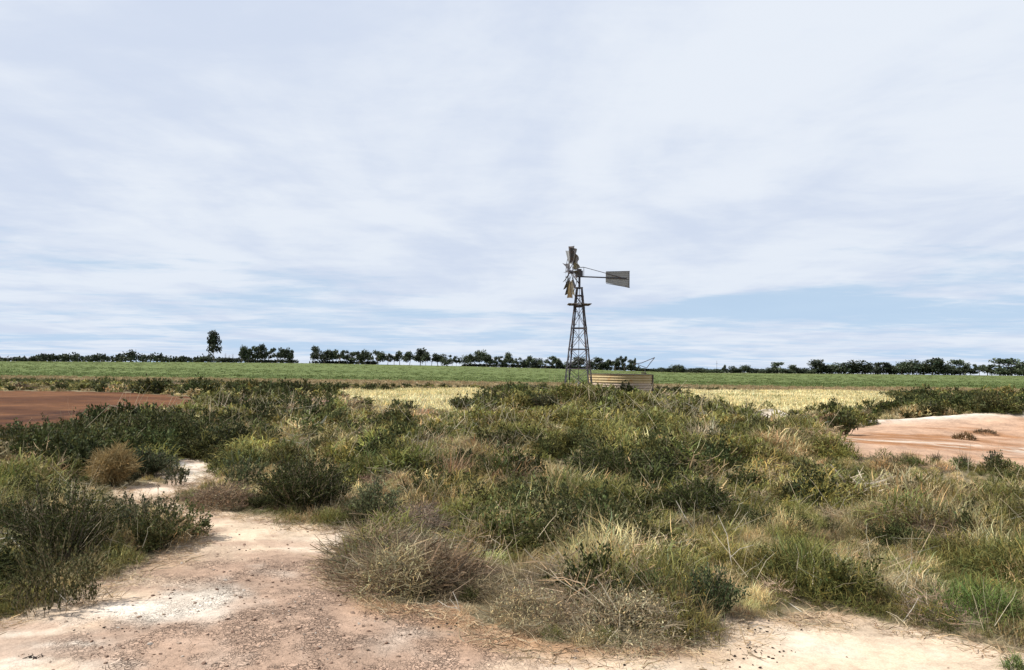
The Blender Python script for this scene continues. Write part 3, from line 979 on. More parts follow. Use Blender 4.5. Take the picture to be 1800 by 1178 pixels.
def plant(name, label, cat, u, v, wpx, hpx, kind, tint, group=None, dens=1.0, stem_tint=None):
    """u, v: where its base meets the ground in front; width and height as seen"""
    x, y, z, w = footprint(u, v, wpx)
    rad = w / 2
    y = y + rad * .55
    z = hz(x, y)
    h = hpx / FOC * y
    AVOID.append((x, y, rad))
    px = y / 740.0                                  # one rendered pixel at that distance
    fw = max(.0035, px * .75)
    area = max(rad * rad * 3.14, .05)
    rt = empty(name, (x, y, z - .01), random.uniform(0, 6.28))
    tag(rt, label, cat, group)
    rng = np.random.default_rng(int(u * 7 + v))
    def part(nm, parts, tn):
        o = link(nm, combine(nm, parts), M_VO, rt)
        o.color = (*tn, 1)
        if nm == 'husks':
            o['kind'] = 'stuff'
        return o
    if kind == 'leafy':
        lf = max(.018, px * 2.3)
        nst = int(np.clip(area * 150 * dens * (.03 / lf), 26, 260))
        per = int(np.clip(h * 1.1 / lf * 4.2, 16, 70))
        L = stem_lines(nst, rad, h, .38, rng, wig=.05)
        P, D = along(L, per, .18, lf * .6, rng)
        part('stems', [ribbons(L, fw * 1.4, rng, (.6, 1.2))], stem_tint or (0.20, 0.16, 0.11))
        part('foliage', [leaves(P, D, lf, rng, 1.9, .5)], tint)
    elif kind == 'spike':      # upright stems clothed in leaves
        lf = max(.02, px * 2.2)
        nst = int(np.clip(area * 90 * dens, 14, 130))
        L = stem_lines(nst, rad, h, .15, rng, wig=.03)
        L[:, 0, :2] = L[:, -1, :2] * .72
        L[:, 1, :2] = L[:, -1, :2] * .8 + rng.normal(0, .02, (nst, 2))
        P, D = along(L, int(np.clip(h / lf * 5, 20, 70)), .10, lf * .35, rng)
        part('stems', [ribbons(L, fw * .9, rng, (.6, 1.2))], stem_tint or (0.24, 0.19, 0.13))
        part('foliage', [leaves(P, D, lf, rng, 2.2, 1.2)], tint)
    elif kind == 'dome':
        n = int(np.clip(area * 1500 * dens / (fw / .006), 250, 3600))
        part('foliage', [blades(n, rad * .9, h * .35, h * .75, fw * 1.1, (.2, 1.3), .5, rng=rng, dome=h * .62)], tint)
    elif kind == 'ball':       # rounded dry bush of fine radiating twigs on a short stem
        n = int(3600 * dens)
        c = np.array([0, 0, h * .56])
        d = rng.normal(0, 1, (n, 3)); d /= np.linalg.norm(d, axis=1, keepdims=True)
        lob = (1 + .22 * np.sin(d[:, 0] * 5 + 1) * np.cos(d[:, 1] * 4.3) + .16 * np.sin(d[:, 2] * 7 + d[:, 0] * 3))[:, None]
        d = d * lob
        rr_ = .25 + .75 * rng.random((n, 1)) ** .5
        a = c + d * np.array([rad, rad, h * .5]) * rr_ * .88
        b = a + d * .04 + rng.normal(0, .045, (n, 3)) + np.array([0, 0, .02])
        lines = np.stack([a, (a + b) / 2 + rng.normal(0, .012, (n, 3)), b], 1)
        part('twigs', [ribbons(lines, fw * .8, rng, (.6, 1.4))], tint)
        mb = MB()
        for k in range(7):
            an = k * .9
            mb.tube([(0, 0, -.02), (math.cos(an) * rad * .15, math.sin(an) * rad * .15, h * .25), (math.cos(an) * rad * .55, math.sin(an) * rad * .55, h * .62)], .012, 5, .004)
        mb.build('stem', M_TWIG, rt)
    elif kind == 'twig':
        n = int(np.clip(area * 1300 * dens, 300, 4200))
        nm = int(np.clip(area * 30, 10, 60))
        part('twigs', twig_parts(rad, h * .9, int(n * 1.7), min(.17, h * .42), fw * .8, rng), tint)
        L = stem_lines(nm, rad * .9, h * .85, .5, rng, wig=.15)
        part('stems', [ribbons(L, fw * 1.1, rng, (.5, 1.4))], tint)
        part('dry_leaves', [blades(int(n * 1.1), rad * .95, h * .10, h * .30, fw, (.1, 1.9), .8, rng=rng, dome=h * .80)], (tint[0] * 1.35, tint[1] * 1.4, tint[2] * 1.25))
        Q, D = along(L, 7, .3, .05, rng)
        part('foliage', [leaves(Q, D, max(.02, px * 2), rng, 2.2, .4)], (.11, .105, .05))
        m_ = n * 2
        a_ = rng.random(m_) * 6.283; q_ = np.sqrt(rng.random(m_)) * (.6 + .6 * vnoise(np.cos(a_) * 1.7 + 30 + rad * 9, np.sin(a_) * 1.7 + 30))
        zz = h * .92 * (1 - q_ ** 2) * rng.random(m_) ** .35 * (.6 + .7 * vnoise(np.cos(a_) * q_ * 3 + 40, np.sin(a_) * q_ * 3 + u))
        part('husks', [leaves(np.stack([rad * q_ * np.cos(a_), rad * q_ * np.sin(a_), zz], -1), rng.normal(0, 1, (m_, 3)), max(.018, px * 2), rng, 2.6, .3)], (tint[0] * 1.5, tint[1] * 1.6, tint[2] * 1.4))
    elif kind == 'straw':
        n = int(np.clip(area * 1500 * dens / (fw / .005), 160, 2600))
        part('blades', [blades(n, rad * .6, h * .45, h * 1.05, fw, (.05, .95), .22, rng=rng)], tint)
        m = max(6, n // 30)
        part('stalks', [blades(m, rad * .45, h * .9, h * 1.3, fw * .9, (.0, .45), .08, rng=rng)], tuple(min(.6, c * 1.2) for c in tint))
    return rt


G1 = (0.052, 0.057, 0.021)
G2 = (0.066, 0.074, 0.026)
G3 = (0.115, 0.122, 0.036)
G4 = (0.185, 0.185, 0.058)
BR = (0.23, 0.175, 0.125)
ST = (0.42, 0.345, 0.20)
PL = [
    ('saltbush', 'dense dark green saltbush at the left edge, the largest beside the track', 'shrub', 70, 1010, 230, 145, 'leafy', G1),
    ('saltbush', 'grey-green upright saltbush at the tip of the left clump above the bare track', 'shrub', 232, 965, 120, 96, 'spike', (0.085, 0.09, 0.05), None, 2.2),
    ('saltbush', 'shaggy olive bush with pale dead stems at the lower left corner of the scrub', 'shrub', 65, 1085, 170, 120, 'spike', (0.085, 0.082, 0.036), None, 2.0),
    ('dry_bush', 'round golden-brown dry bush on a short stem, left of the pale sand pocket', 'bush', 187, 858, 76, 62, 'ball', (0.27, 0.195, 0.09)),
    ('sapling_bush', 'small upright thin-leaved bush standing in front of the pale sand pocket', 'bush', 303, 856, 56, 48, 'spike', (0.075, 0.08, 0.045)),
    ('brush_mound', 'low reddish-brown mound of brush at the bend of the sand track', 'brush', 375, 897, 120, 50, 'twig', (0.20, 0.14, 0.095)),
    ('leafy_shrub', 'bushy dark green shrub above the widest part of the sand track', 'shrub', 520, 908, 190, 100, 'leafy', G1),
    ('leafy_shrub', 'pale green shrub just right of the dark shrub over the track', 'shrub', 655, 925, 110, 85, 'leafy', (0.13, 0.14, 0.07)),
    ('twiggy_bush', 'rounded grey-brown twiggy bush jutting out over the sand track', 'bush', 690, 1055, 165, 108, 'twig', (0.27, 0.22, 0.13)),
    ('brush_mound', 'purplish-brown arched dead brush above the jutting twiggy bush', 'brush', 725, 955, 120, 80, 'twig', (0.19, 0.14, 0.11)),
    ('brush_mound', 'wide grey mat of dead twigs, lowest of the brush against the pale sand', 'brush', 1110, 1135, 270, 80, 'twig', (0.27, 0.22, 0.15)),
    ('brush_mound', 'brown dead brush at the left foot of the wide grey twig mat', 'brush', 930, 1110, 170, 75, 'twig', (0.26, 0.205, 0.13)),
    ('leafy_shrub', 'small dark green shrub at the right end of the wide grey twig mat', 'shrub', 1262, 1096, 120, 95, 'leafy', (0.062, 0.080, 0.036)),
    ('grass_clump', 'tall straw coloured grass stalks above the grey twig mat', 'grass clump', 1040, 985, 95, 95, 'straw', ST),
    ('grass_clump', 'bleached feathery grass clump on the slope right of the windmill mound', 'grass clump', 1242, 792, 100, 52, 'straw', (0.45, 0.375, 0.25)),
    ('grass_mound', 'dark-sided rounded green mound above the bright right-hand sand', 'grass mound', 1432, 1040, 170, 105, 'dome', G3),
    ('grass_clump', 'pale yellow dry clump right of the dark-sided green mound', 'grass clump', 1530, 1055, 90, 70, 'straw', ST),
    ('grass_clump', 'fallen tan grass heap near the right edge of the sand', 'grass clump', 1640, 1065, 130, 60, 'dome', (0.38, 0.31, 0.18)),
    ('grass_mound', 'bright green leafy mound filling the lower right corner', 'grass mound', 1755, 1110, 170, 100, 'dome', (0.115, 0.155, 0.042)),
    ('grass_tuft', 'small green tuft on the sand at the bottom right corner', 'grass tuft', 1792, 1182, 40, 36, 'dome', (0.11, 0.14, 0.05)),
    ('grass_mound', 'long olive mound with a shadowed underside in the middle of the scrub', 'grass mound', 1065, 905, 190, 62, 'dome', G3),
    ('leafy_shrub', 'deep green shrub mass in the centre right above the olive mound', 'shrub', 1090, 858, 190, 60, 'leafy', G2),
    ('leafy_shrub', 'dark green shrub mass halfway between the olive mound and the right bank', 'shrub', 1235, 920, 160, 70, 'leafy', G2),
    ('leafy_shrub', 'blackish green shrub below the bleached grass clump', 'shrub', 1290, 800, 140, 34, 'leafy', G2),
    ('grass_mound', 'smooth lime green mound on the middle of the windmill slope', 'grass mound', 1085, 770, 110, 36, 'dome', G4),
    ('grass_mound', 'dark-topped tussock on the crest just right of the windmill legs', 'grass mound', 1060, 705, 66, 26, 'dome', G3),
    ('grass_mound', 'dark tussock on the crest directly below the windmill legs', 'grass mound', 1008, 706, 60, 20, 'dome', G3),
    ('grass_mound', 'tussock on the crest below the right part of the stock tank', 'grass mound', 1112, 712, 62, 24, 'dome', G3),
    ('grass_mound', 'dark tussock on the right shoulder of the windmill mound', 'grass mound', 1130, 738, 60, 24, 'dome', (0.085, 0.10, 0.035)),
    ('grass_mound', 'light green tussock on the left face of the windmill mound', 'grass mound', 1010, 745, 90, 32, 'dome', G4),
    ('low_bush', 'dark little bush standing in the left patch of yellow grass', 'bush', 812, 722, 44, 26, 'leafy', G2),
    ('low_bush', 'dark bush at the right end of the left yellow grass patch', 'bush', 872, 724, 56, 24, 'leafy', G2),
    ('low_bush', 'brown-shadowed bush left of the windmill mound crest', 'bush', 958, 718, 60, 22, 'leafy', (0.08, 0.08, 0.04)),
    ('low_bush', 'dark green bush beside the small pale sand heap', 'bush', 1352, 770, 70, 36, 'leafy', (0.085, 0.085, 0.035)),
    ('low_bush', 'dark bush overhanging the left end of the orange bank', 'bush', 1490, 766, 62, 46, 'leafy', G2),
    ('low_bush', 'reddish low bush in the gap left of the orange bank', 'bush', 1462, 752, 40, 28, 'twig', (0.20, 0.13, 0.08)),
    ('bank_tuft', 'larger rusty-brown tuft growing on the face of the orange bank', 'tuft', 1702, 774, 44, 16, 'dome', (0.13, 0.085, 0.04)),
    ('bank_tuft', 'smaller flat brown tuft to the upper right on the orange bank', 'tuft', 1738, 765, 40, 9, 'dome', (0.12, 0.08, 0.045)),
    ('weed', 'leafy dark weed sticking up against the foot of the orange bank', 'weed', 1757, 822, 46, 26, 'spike', (0.07, 0.075, 0.045)),
    ('weed', 'taller of the two thin grassy weeds at the foot of the orange bank', 'weed', 1697, 822, 12, 30, 'straw', (0.09, 0.085, 0.05)),
    ('weed', 'shorter of the two thin grassy weeds at the foot of the orange bank', 'weed', 1647, 815, 10, 20, 'straw', (0.10, 0.09, 0.06)),
    ('grass_mound', 'round brown-topped tussock below the left end of the orange bank', 'grass mound', 1560, 838, 62, 34, 'dome', (0.30, 0.20, 0.095)),
    ('leafy_shrub', 'dark shrub in the left thicket, directly below the red earth', 'shrub', 250, 790, 160, 60, 'leafy', G1),
    ('leafy_shrub', 'blackish shrub at the left edge below the red earth', 'shrub', 40, 812, 190, 56, 'leafy', G1),
    ('leafy_shrub', 'dark shrub behind the golden dry bush', 'shrub', 240, 842, 110, 54, 'leafy', (0.056, 0.066, 0.034)),
    ('leafy_shrub', 'dark shrub at the right rim of the left thicket, above the pale sand pocket', 'shrub', 330, 792, 90, 44, 'leafy', G2),
    ('leafy_shrub', 'grey-green leafy bush right of the pale sand pocket', 'shrub', 415, 868, 90, 66, 'spike', (0.09, 0.105, 0.05)),
    ('leafy_shrub', 'small dark green shrub in the dry grass, left of the centre of the scrub', 'shrub', 610, 772, 70, 30, 'leafy', G2),
    ('grass_clump', 'reddish-brown dry grass stalks left of the centre of the scrub', 'grass clump', 790, 855, 90, 72, 'straw', (0.30, 0.20, 0.12)),
    ('leafy_shrub', 'dark rounded shrub on the rise behind the orange bank, left one', 'shrub', 1600, 727, 70, 20, 'leafy', G2),
    ('leafy_shrub', 'wide dark shrub on the rise behind the orange bank, middle one', 'shrub', 1660, 722, 100, 26, 'leafy', G2),
    ('leafy_shrub', 'dark shrub on the skyline of the rise behind the orange bank, right one', 'shrub', 1745, 715, 90, 24, 'leafy', G2),
]
for e in PL:
    plant(e[0], e[1], e[2], *e[3:])

veg_scatter()


# ------------------------------------------------------------------ yellow grass, crop, field-edge grass
def yellow():
    P = [combine('yellow_tuft', [blades(70, .34, .10, .27, .030, (.0, 1.1), .35)]) for _ in range(4)]
    q = cells(27, 66, .34, .62)
    zn = zones(q[:, 0], q[:, 1])
    q = q[zn['yel'] & (RNG.random(len(q)) < .45 + .8 * fbm(q[:, 0], q[:, 1], .7, 3, 8.))]
    n = len(q)
    t = np.clip(fbm(q[:, 0] * .5, q[:, 1], .5, 3, 9.) * 1.6 - .3, 0, 1)[:, None]
    tint = np.array((0.58, 0.50, 0.25)) * (1 - t) + np.array((0.72, 0.65, 0.40)) * t
    tint *= 1 + RNG.normal(0, .07, (n, 1))
    g = RNG.random(n) < .07 + .25 * (fbm(q[:, 0], q[:, 1], .3, 2, 19.) > .66)
    tint[g] = (0.2, 0.2, 0.08)
    s = .55 + .75 * RNG.random(n)
    scatter('yellow_grass', 'ripe pale yellow grass in two patches either side of the windmill mound', np.stack([q[:, 0], q[:, 1], height(q[:, 0], q[:, 1]) - .01], -1),
            np.stack([s, s, s], -1), RNG.integers(0, 4, n), tint, P)


def crop():
    P = [combine('crop_tuft', [blades(34, .5, .08, .22, .05, (.0, 1.1), .3)]) for _ in range(4)]
    qs = []
    for (a, b, sp) in ((84, 110, .95), (110, 160, 1.7), (160, 250, 3.2), (250, 346, 4.6)):
        qs.append(cells(a, b, sp, .78))
    q = np.concatenate(qs)
    zn = zones(q[:, 0], q[:, 1])
    q = q[zn['crop'] & (RNG.random(len(q)) < .7)]
    n = len(q)
    x, y = q[:, 0], q[:, 1]
    t = np.clip(fbm(x * .06, y * .25, .6, 3, 9.) * .6 + .8 * sstep(100, 330, y) - .2, 0, 1)[:, None]
    tint = np.array((0.088, 0.118, 0.038)) * (1 - t) + np.array((0.165, 0.172, 0.070)) * t
    tint *= 1 + RNG.normal(0, .12, (n, 1))
    s = (.6 + .5 * RNG.random(n)) * np.interp(y, [84, 346], [1, 1.7])
    scatter('crop', 'low green crop standing in the long field', np.stack([x, y, height(x, y) - .01], -1), np.stack([s * 1.3, s * 1.3, s * .8], -1), RNG.integers(0, 4, n), tint, P)


def verge():
    P = [combine('verge_tuft', [blades(44, .5, .2, .55, .06, (.0, .9), .3)]) for _ in range(3)] + \
        [combine('verge_bush', leafy_bush_parts(.5, .7, 12, 16, .14, sw=.04)) for _ in range(3)]
    q = cells(52, 92, .85, .78)
    zn = zones(q[:, 0], q[:, 1])
    x, y = q[:, 0], q[:, 1]
    keep = ~(zn['crop'] | zn['yel'] | zn['red']) & (RNG.random(len(q)) < .75)
    x, y = x[keep], y[keep]
    n = len(x)
    dark = (fbm(x * .35, y, .22, 3, 77.) > .50 + .5 * sstep(60, 68, y) - .10 * (y < 60)) & (y < 74)
    tint = np.where(dark[:, None], np.array((0.075, 0.085, 0.038)), np.array((0.28, 0.215, 0.125)))
    gr = fbm(x, y, .1, 2, 3.)[:, None]
    tint = np.where(dark[:, None], tint, tint * (1 - gr * .5) + np.array((0.17, 0.18, 0.08)) * gr * .5)
    tint = tint * (1 + RNG.normal(0, .12, (n, 1)))
    idx = np.where(dark, 3, 0) + RNG.integers(0, 3, n)
    s = (.6 + .5 * RNG.random(n)) * np.where(dark, .55, .5)
    scatter('verge_grass', 'tan dry grass and dark low scrub along the near edge of the green field', np.stack([x, y, height(x, y) - .01], -1),
            np.stack([s * 1.3, s * 1.3, s], -1), idx, tint, P)



def stalks():
    P = []
    for k in range(6):
        n = 5
        th = RNG.random(n) * 6.28
        L = .14 + .24 * RNG.random(n)
        le = RNG.random(n) * 1.35
        d = np.stack([np.sin(le) * np.cos(th), np.sin(le) * np.sin(th), np.cos(le)], -1)
        p = np.stack([RNG.normal(0, .08, n), RNG.normal(0, .08, n), .10 + .18 * RNG.random(n)], -1)
        c = RNG.normal(0, .12, (n, 3))
        lines = np.stack([p - d * .1, p + d * (L * .33)[:, None] + c * .3, p + d * (L * .66)[:, None] + c * .5, p + d * L[:, None] + c * .4], 1)
        P.append(combine('bleached_stalks', [ribbons(lines, .0050, RNG, (.8, 1.3))]))
    q = np.concatenate([cells(3.5, 10, .30, .75), cells(10, 24, .62, .72)])
    zn = zones(q[:, 0], q[:, 1] - .15)
    m = ~(zn['sand'] | zn['bank'] | zn['red'] | zn['yel']) & (RNG.random(len(q)) < .10 + .42 * sstep(.4, .6, fbm(q[:, 0], q[:, 1], .6, 2, 500.)))
    q = q[m]
    n = len(q)
    far = np.clip(q[:, 1] / 9, 1, 2.2)
    t = RNG.random((n, 1))
    tint = np.array((.30, .24, .15)) * (1 - t) + np.array((.52, .46, .34)) * t
    scatter('bleached_stalks', 'thin bleached stalks and stems sticking out of the grass', np.stack([q[:, 0], q[:, 1], height(q[:, 0], q[:, 1])], -1),
            np.stack([far, far, far * .8], -1), RNG.integers(0, 6, n), tint, P)


yellow(); crop(); verge(); stalks()


# ------------------------------------------------------------------ pebbles, debris and dead sticks on the sand
def stones():
    P = []
    for k in range(5):
        rng = np.random.default_rng(k)
        g = bpy.data.meshes.new('pebble')
        import bmesh
        bm = bmesh.new()
        bmesh.ops.create_icosphere(bm, subdivisions=1, radius=1.0)
        for v in bm.verts:
            v.co = v.co * (0.75 + .5 * rng.random())
            v.co.z *= .55
        bm.to_mesh(g); bm.free()
        a = g.attributes.new('vc', 'FLOAT_COLOR', 'POINT')
        a.data.foreach_set('color', np.ones(len(g.vertices) * 4, np.float32) * .9)
        P.append(g)
    q = cells(3.0, 9.0, .055, .72)
    zn = zones(q[:, 0], q[:, 1])
    u, v = zn['u'], zn['v']
    br = np.exp(-((u - 540) / 330) ** 2 - ((v - 1110) / 85) ** 2) * 1.0 + .12 * np.exp(-((u - 300) / 300) ** 2 - ((v - 1010) / 100) ** 2) + .03
    patch = sstep(.42, .62, fbm(q[:, 0], q[:, 1], 2.2, 3, 22.))
    keep = zn['sand'] & (RNG.random(len(q)) < 1.3 * br * (.3 + .7 * patch))
    q = q[keep]
    n = len(q)
    print('pebbles', n)
    s = .004 + .011 * RNG.random(n) ** 3.0
    cs = np.array([(0.29, .20, .15), (.21, .135, .10), (.38, .29, .225), (.5, .44, .38), (.12, .08, .06)])
    tint = cs[RNG.choice(5, n, p=[.38, .27, .24, .10, .01])] * (1 + RNG.normal(0, .1, (n, 1)))
    scatter('pebbles', 'small loose clods and pebbles strewn over the cracked bare ground', np.stack([q[:, 0], q[:, 1], height(q[:, 0], q[:, 1]) + s * .12], -1),
            np.stack([s * 1.2, s, s], -1), RNG.integers(0, 5, n), tint, P, tilt=.3)
    # dark droppings and bits of char
    spots = [(1330, 1105, 60, 12, 26), (1330, 1150, 60, 18, 34), (780, 1098, 30, 8, 14), (170, 1105, 90, 25, 9), (1180, 1160, 200, 14, 12), (1390, 1090, 60, 8, 14), (480, 975, 160, 20, 10), (60, 1155, 28, 6, 14)]
    pts = []
    for (a, b, ra, rb, k) in spots:
        for _ in range(k):
            pts.append(hit(a + RNG.normal(0, ra * .6), min(1175, b + RNG.normal(0, rb * .6))))
    pts = np.array(pts)
    zz = zones(pts[:, 0], pts[:, 1])
    pts = pts[zz['sand']]
    n = len(pts)
    s = .003 + .006 * RNG.random(n) ** 2
    P2 = [p.copy() for p in P]
    scatter('droppings', 'small dark droppings scattered over the pale sand', pts + np.array([0, 0, .003]), np.stack([s * 1.4, s, s], -1), RNG.integers(0, 5, n),
            np.tile(np.array([[.035, .027, .022]]), (n, 1)), P2, tilt=.3)
    # broken straw bits lying at the margin of the plants
    P3 = [combine('litter_straw', twig_parts(.12, .012, 26, .10, .004, flat=.05)) for _ in range(4)]
    q = cells(3.0, 12.0, .10, .72)
    a = zones(q[:, 0], q[:, 1]); b = [zones(q[:, 0] + dx, q[:, 1] + dy) for dx, dy in ((0, .35), (.3, 0), (-.3, 0), (0, .18))]
    near = a['sand'] & ((~b[0]['sand']) | (~b[1]['sand']) | (~b[2]['sand']) | (~b[3]['sand']))
    q = q[near & (RNG.random(len(q)) < .6)]
    n = len(q)
    t = RNG.random((n, 1))
    tint = np.array([(.25, .17, .11)]) * (1 - t) + np.array([(.5, .41, .27)]) * t
    s = .6 + .7 * RNG.random(n)
    scatter('straw_litter', 'broken straw and twig bits lying on the sand at the margin of the plants', np.stack([q[:, 0], q[:, 1], height(q[:, 0], q[:, 1]) + .004], -1),
            np.stack([s, s, s], -1), RNG.integers(0, 4, n), tint, P3, tilt=.05)


stones()


def stick(label, pts_uvz, r=.006, mat=M_DEAD, name='dead_branch', cat='branch', forks=()):
    """pts: (u, v, height above ground in m) — the foot is put on the ground and the rest at nearly the same distance"""
    u0, v0, lift = pts_uvz[0]
    x, y, z = hit(u0, v0)
    rt = empty(name, (x, y, z), 0)
    tag(rt, label, cat)
    o = Vector((x, y, z))
    def run(uvs, dy=0.0):
        out = []
        for k, (u, v, d) in enumerate(uvs):
            out.append(tuple(at(u, v, y + d + dy) - o))
        return out
    r *= .62
    MB().tube(run(pts_uvz), r, 5, r * .45).build('stem', mat, rt)
    for f in forks:
        MB().tube(run(f), r * .7, 5, r * .3).build('twig', mat, rt)


# the third number is metres behind the foot
stick('pale bent dead branch arching over the saltbush at the left edge', [(42, 985, 0), (36, 962, 0), (18, 944, .05), (-12, 950, .1)], .009, forks=[[(18, 944, .05), (4, 960, .02), (-8, 985, 0)], [(30, 952, .03), (12, 938, .0), (-8, 936, .0)]])
stick('long straight pale stick pointing down to the bare ground at lower left', [(122, 1062, 0), (100, 1040, .03), (78, 1018, .10)], .005)
stick('thin dead stalk crossing the left clump above the bare ground', [(102, 985, 0), (90, 958, 0), (78, 935, 0)], .0045)
stick('short horizontal pale stick low in the left clump', [(35, 1052, 0), (62, 1048, 0), (94, 1050, 0)], .0045)
stick('leaning grey stick forming the left limb of the V near the right sand', [(1455, 1032, 0), (1465, 1008, .0), (1476, 986, .02)], .006)
stick('crooked pale stick forming the right limb of the V near the right sand', [(1510, 1036, 0), (1494, 1014, .02), (1483, 990, .03), (1469, 971, .06)], .007)
stick('long pale stick lying toward the sand left of the V sticks', [(1412, 1078, 0), (1390, 1062, .1), (1368, 1046, .25)], .004)
stick('forked dead twig sitting on the rusty soil right of the jutting bush', [(808, 1074, 0), (804, 1058, 0), (796, 1040, .02)], .006, forks=[[(804, 1070, 0), (786, 1066, 0), (770, 1056, .05)], [(806, 1072, 0), (790, 1052, .03)]])
stick('curved bleached stalk arching above the brown brush in the middle', [(905, 965, 0), (918, 940, .0), (940, 916, .1), (985, 895, .3)], .0055)
stick('bleached upright stalk in the dry grass in the middle distance', [(1230, 945, 0), (1205, 910, .0), (1188, 880, .1)], .006)
stick('pale forked stalk in the light grass above the small dark shrub', [(1292, 1020, 0), (1284, 980, .0), (1278, 940, .05), (1262, 905, .1)], .006, forks=[[(1284, 980, 0), (1300, 965, 0), (1325, 958, 0)]])
stick('pale stick leaning in the tangle just above the right end of the sand', [(1588, 1092, 0), (1604, 1070, .0), (1614, 1052, .05)], .005)
stick('long bleached stem lying across the right-hand tan grass', [(1590, 1045, 0), (1610, 1034, 0), (1648, 1050, .0), (1670, 1068, -.1)], .005)
stick('thin upright bleached stalk above the tan grass heap', [(1592, 1030, 0), (1596, 1005, 0), (1604, 980, .0)], .0045)
stick('pale stick slanting over the dark shrub in the centre right', [(1024, 818, 0), (1032, 805, 0), (1042, 796, .1)], .010)
stick('blackish twig lying on the cracked brown ground', [(418, 1067, 0), (435, 1072, 0), (462, 1079, 0)], .007, M_TWIG, 'fallen_twig', 'twig', forks=[[(430, 1069, 0), (437, 1066, 0)]])
stick('small dark curled twig on the whitish ground at lower left', [(125, 1083, 0), (128, 1078, 0), (138, 1076, 0), (149, 1077, 0)], .004, M_TWIG, 'fallen_twig', 'twig')
stick('dark root showing in a crack of the whitish ground at the lower left', [(40, 1158, 0), (56, 1152, 0), (62, 1156, 0), (82, 1158, 0)], .005, M_TWIG, 'fallen_twig', 'twig', forks=[[(62, 1156, 0), (70, 1151, 0), (80, 1153, 0)]])


# ------------------------------------------------------------------ windmill
M_STEEL = plain_mat('weathered_steel', (0.050, 0.047, 0.056), 0.7, 0.1, .3, 6, rust=(0.06, 0.04, 0.038), rust_amt=.4)
M_GALV = plain_mat('galvanised_sheet', (0.30, 0.30, 0.29), 0.6, 0.2, .2, 5, rust=(0.27, 0.22, 0.16), rust_amt=.1)
M_TANSHEET = plain_mat('sunlit_sheet', (0.50, 0.41, 0.26), 0.6, 0.1, .2, 5, rust=(0.45, 0.28, 0.13), rust_amt=.25)  # tan puts the sunlight on the lower blades into the colour
M_DARKSHEET = plain_mat('dark_sheet', (0.06, 0.056, 0.056), 0.6, 0.2, .3, 5, rust=(0.09, 0.06, 0.045), rust_amt=.3)
M_WOODP = plain_mat('platform_wood', (0.15, 0.12, 0.10), 0.9, 0, .35, 6)


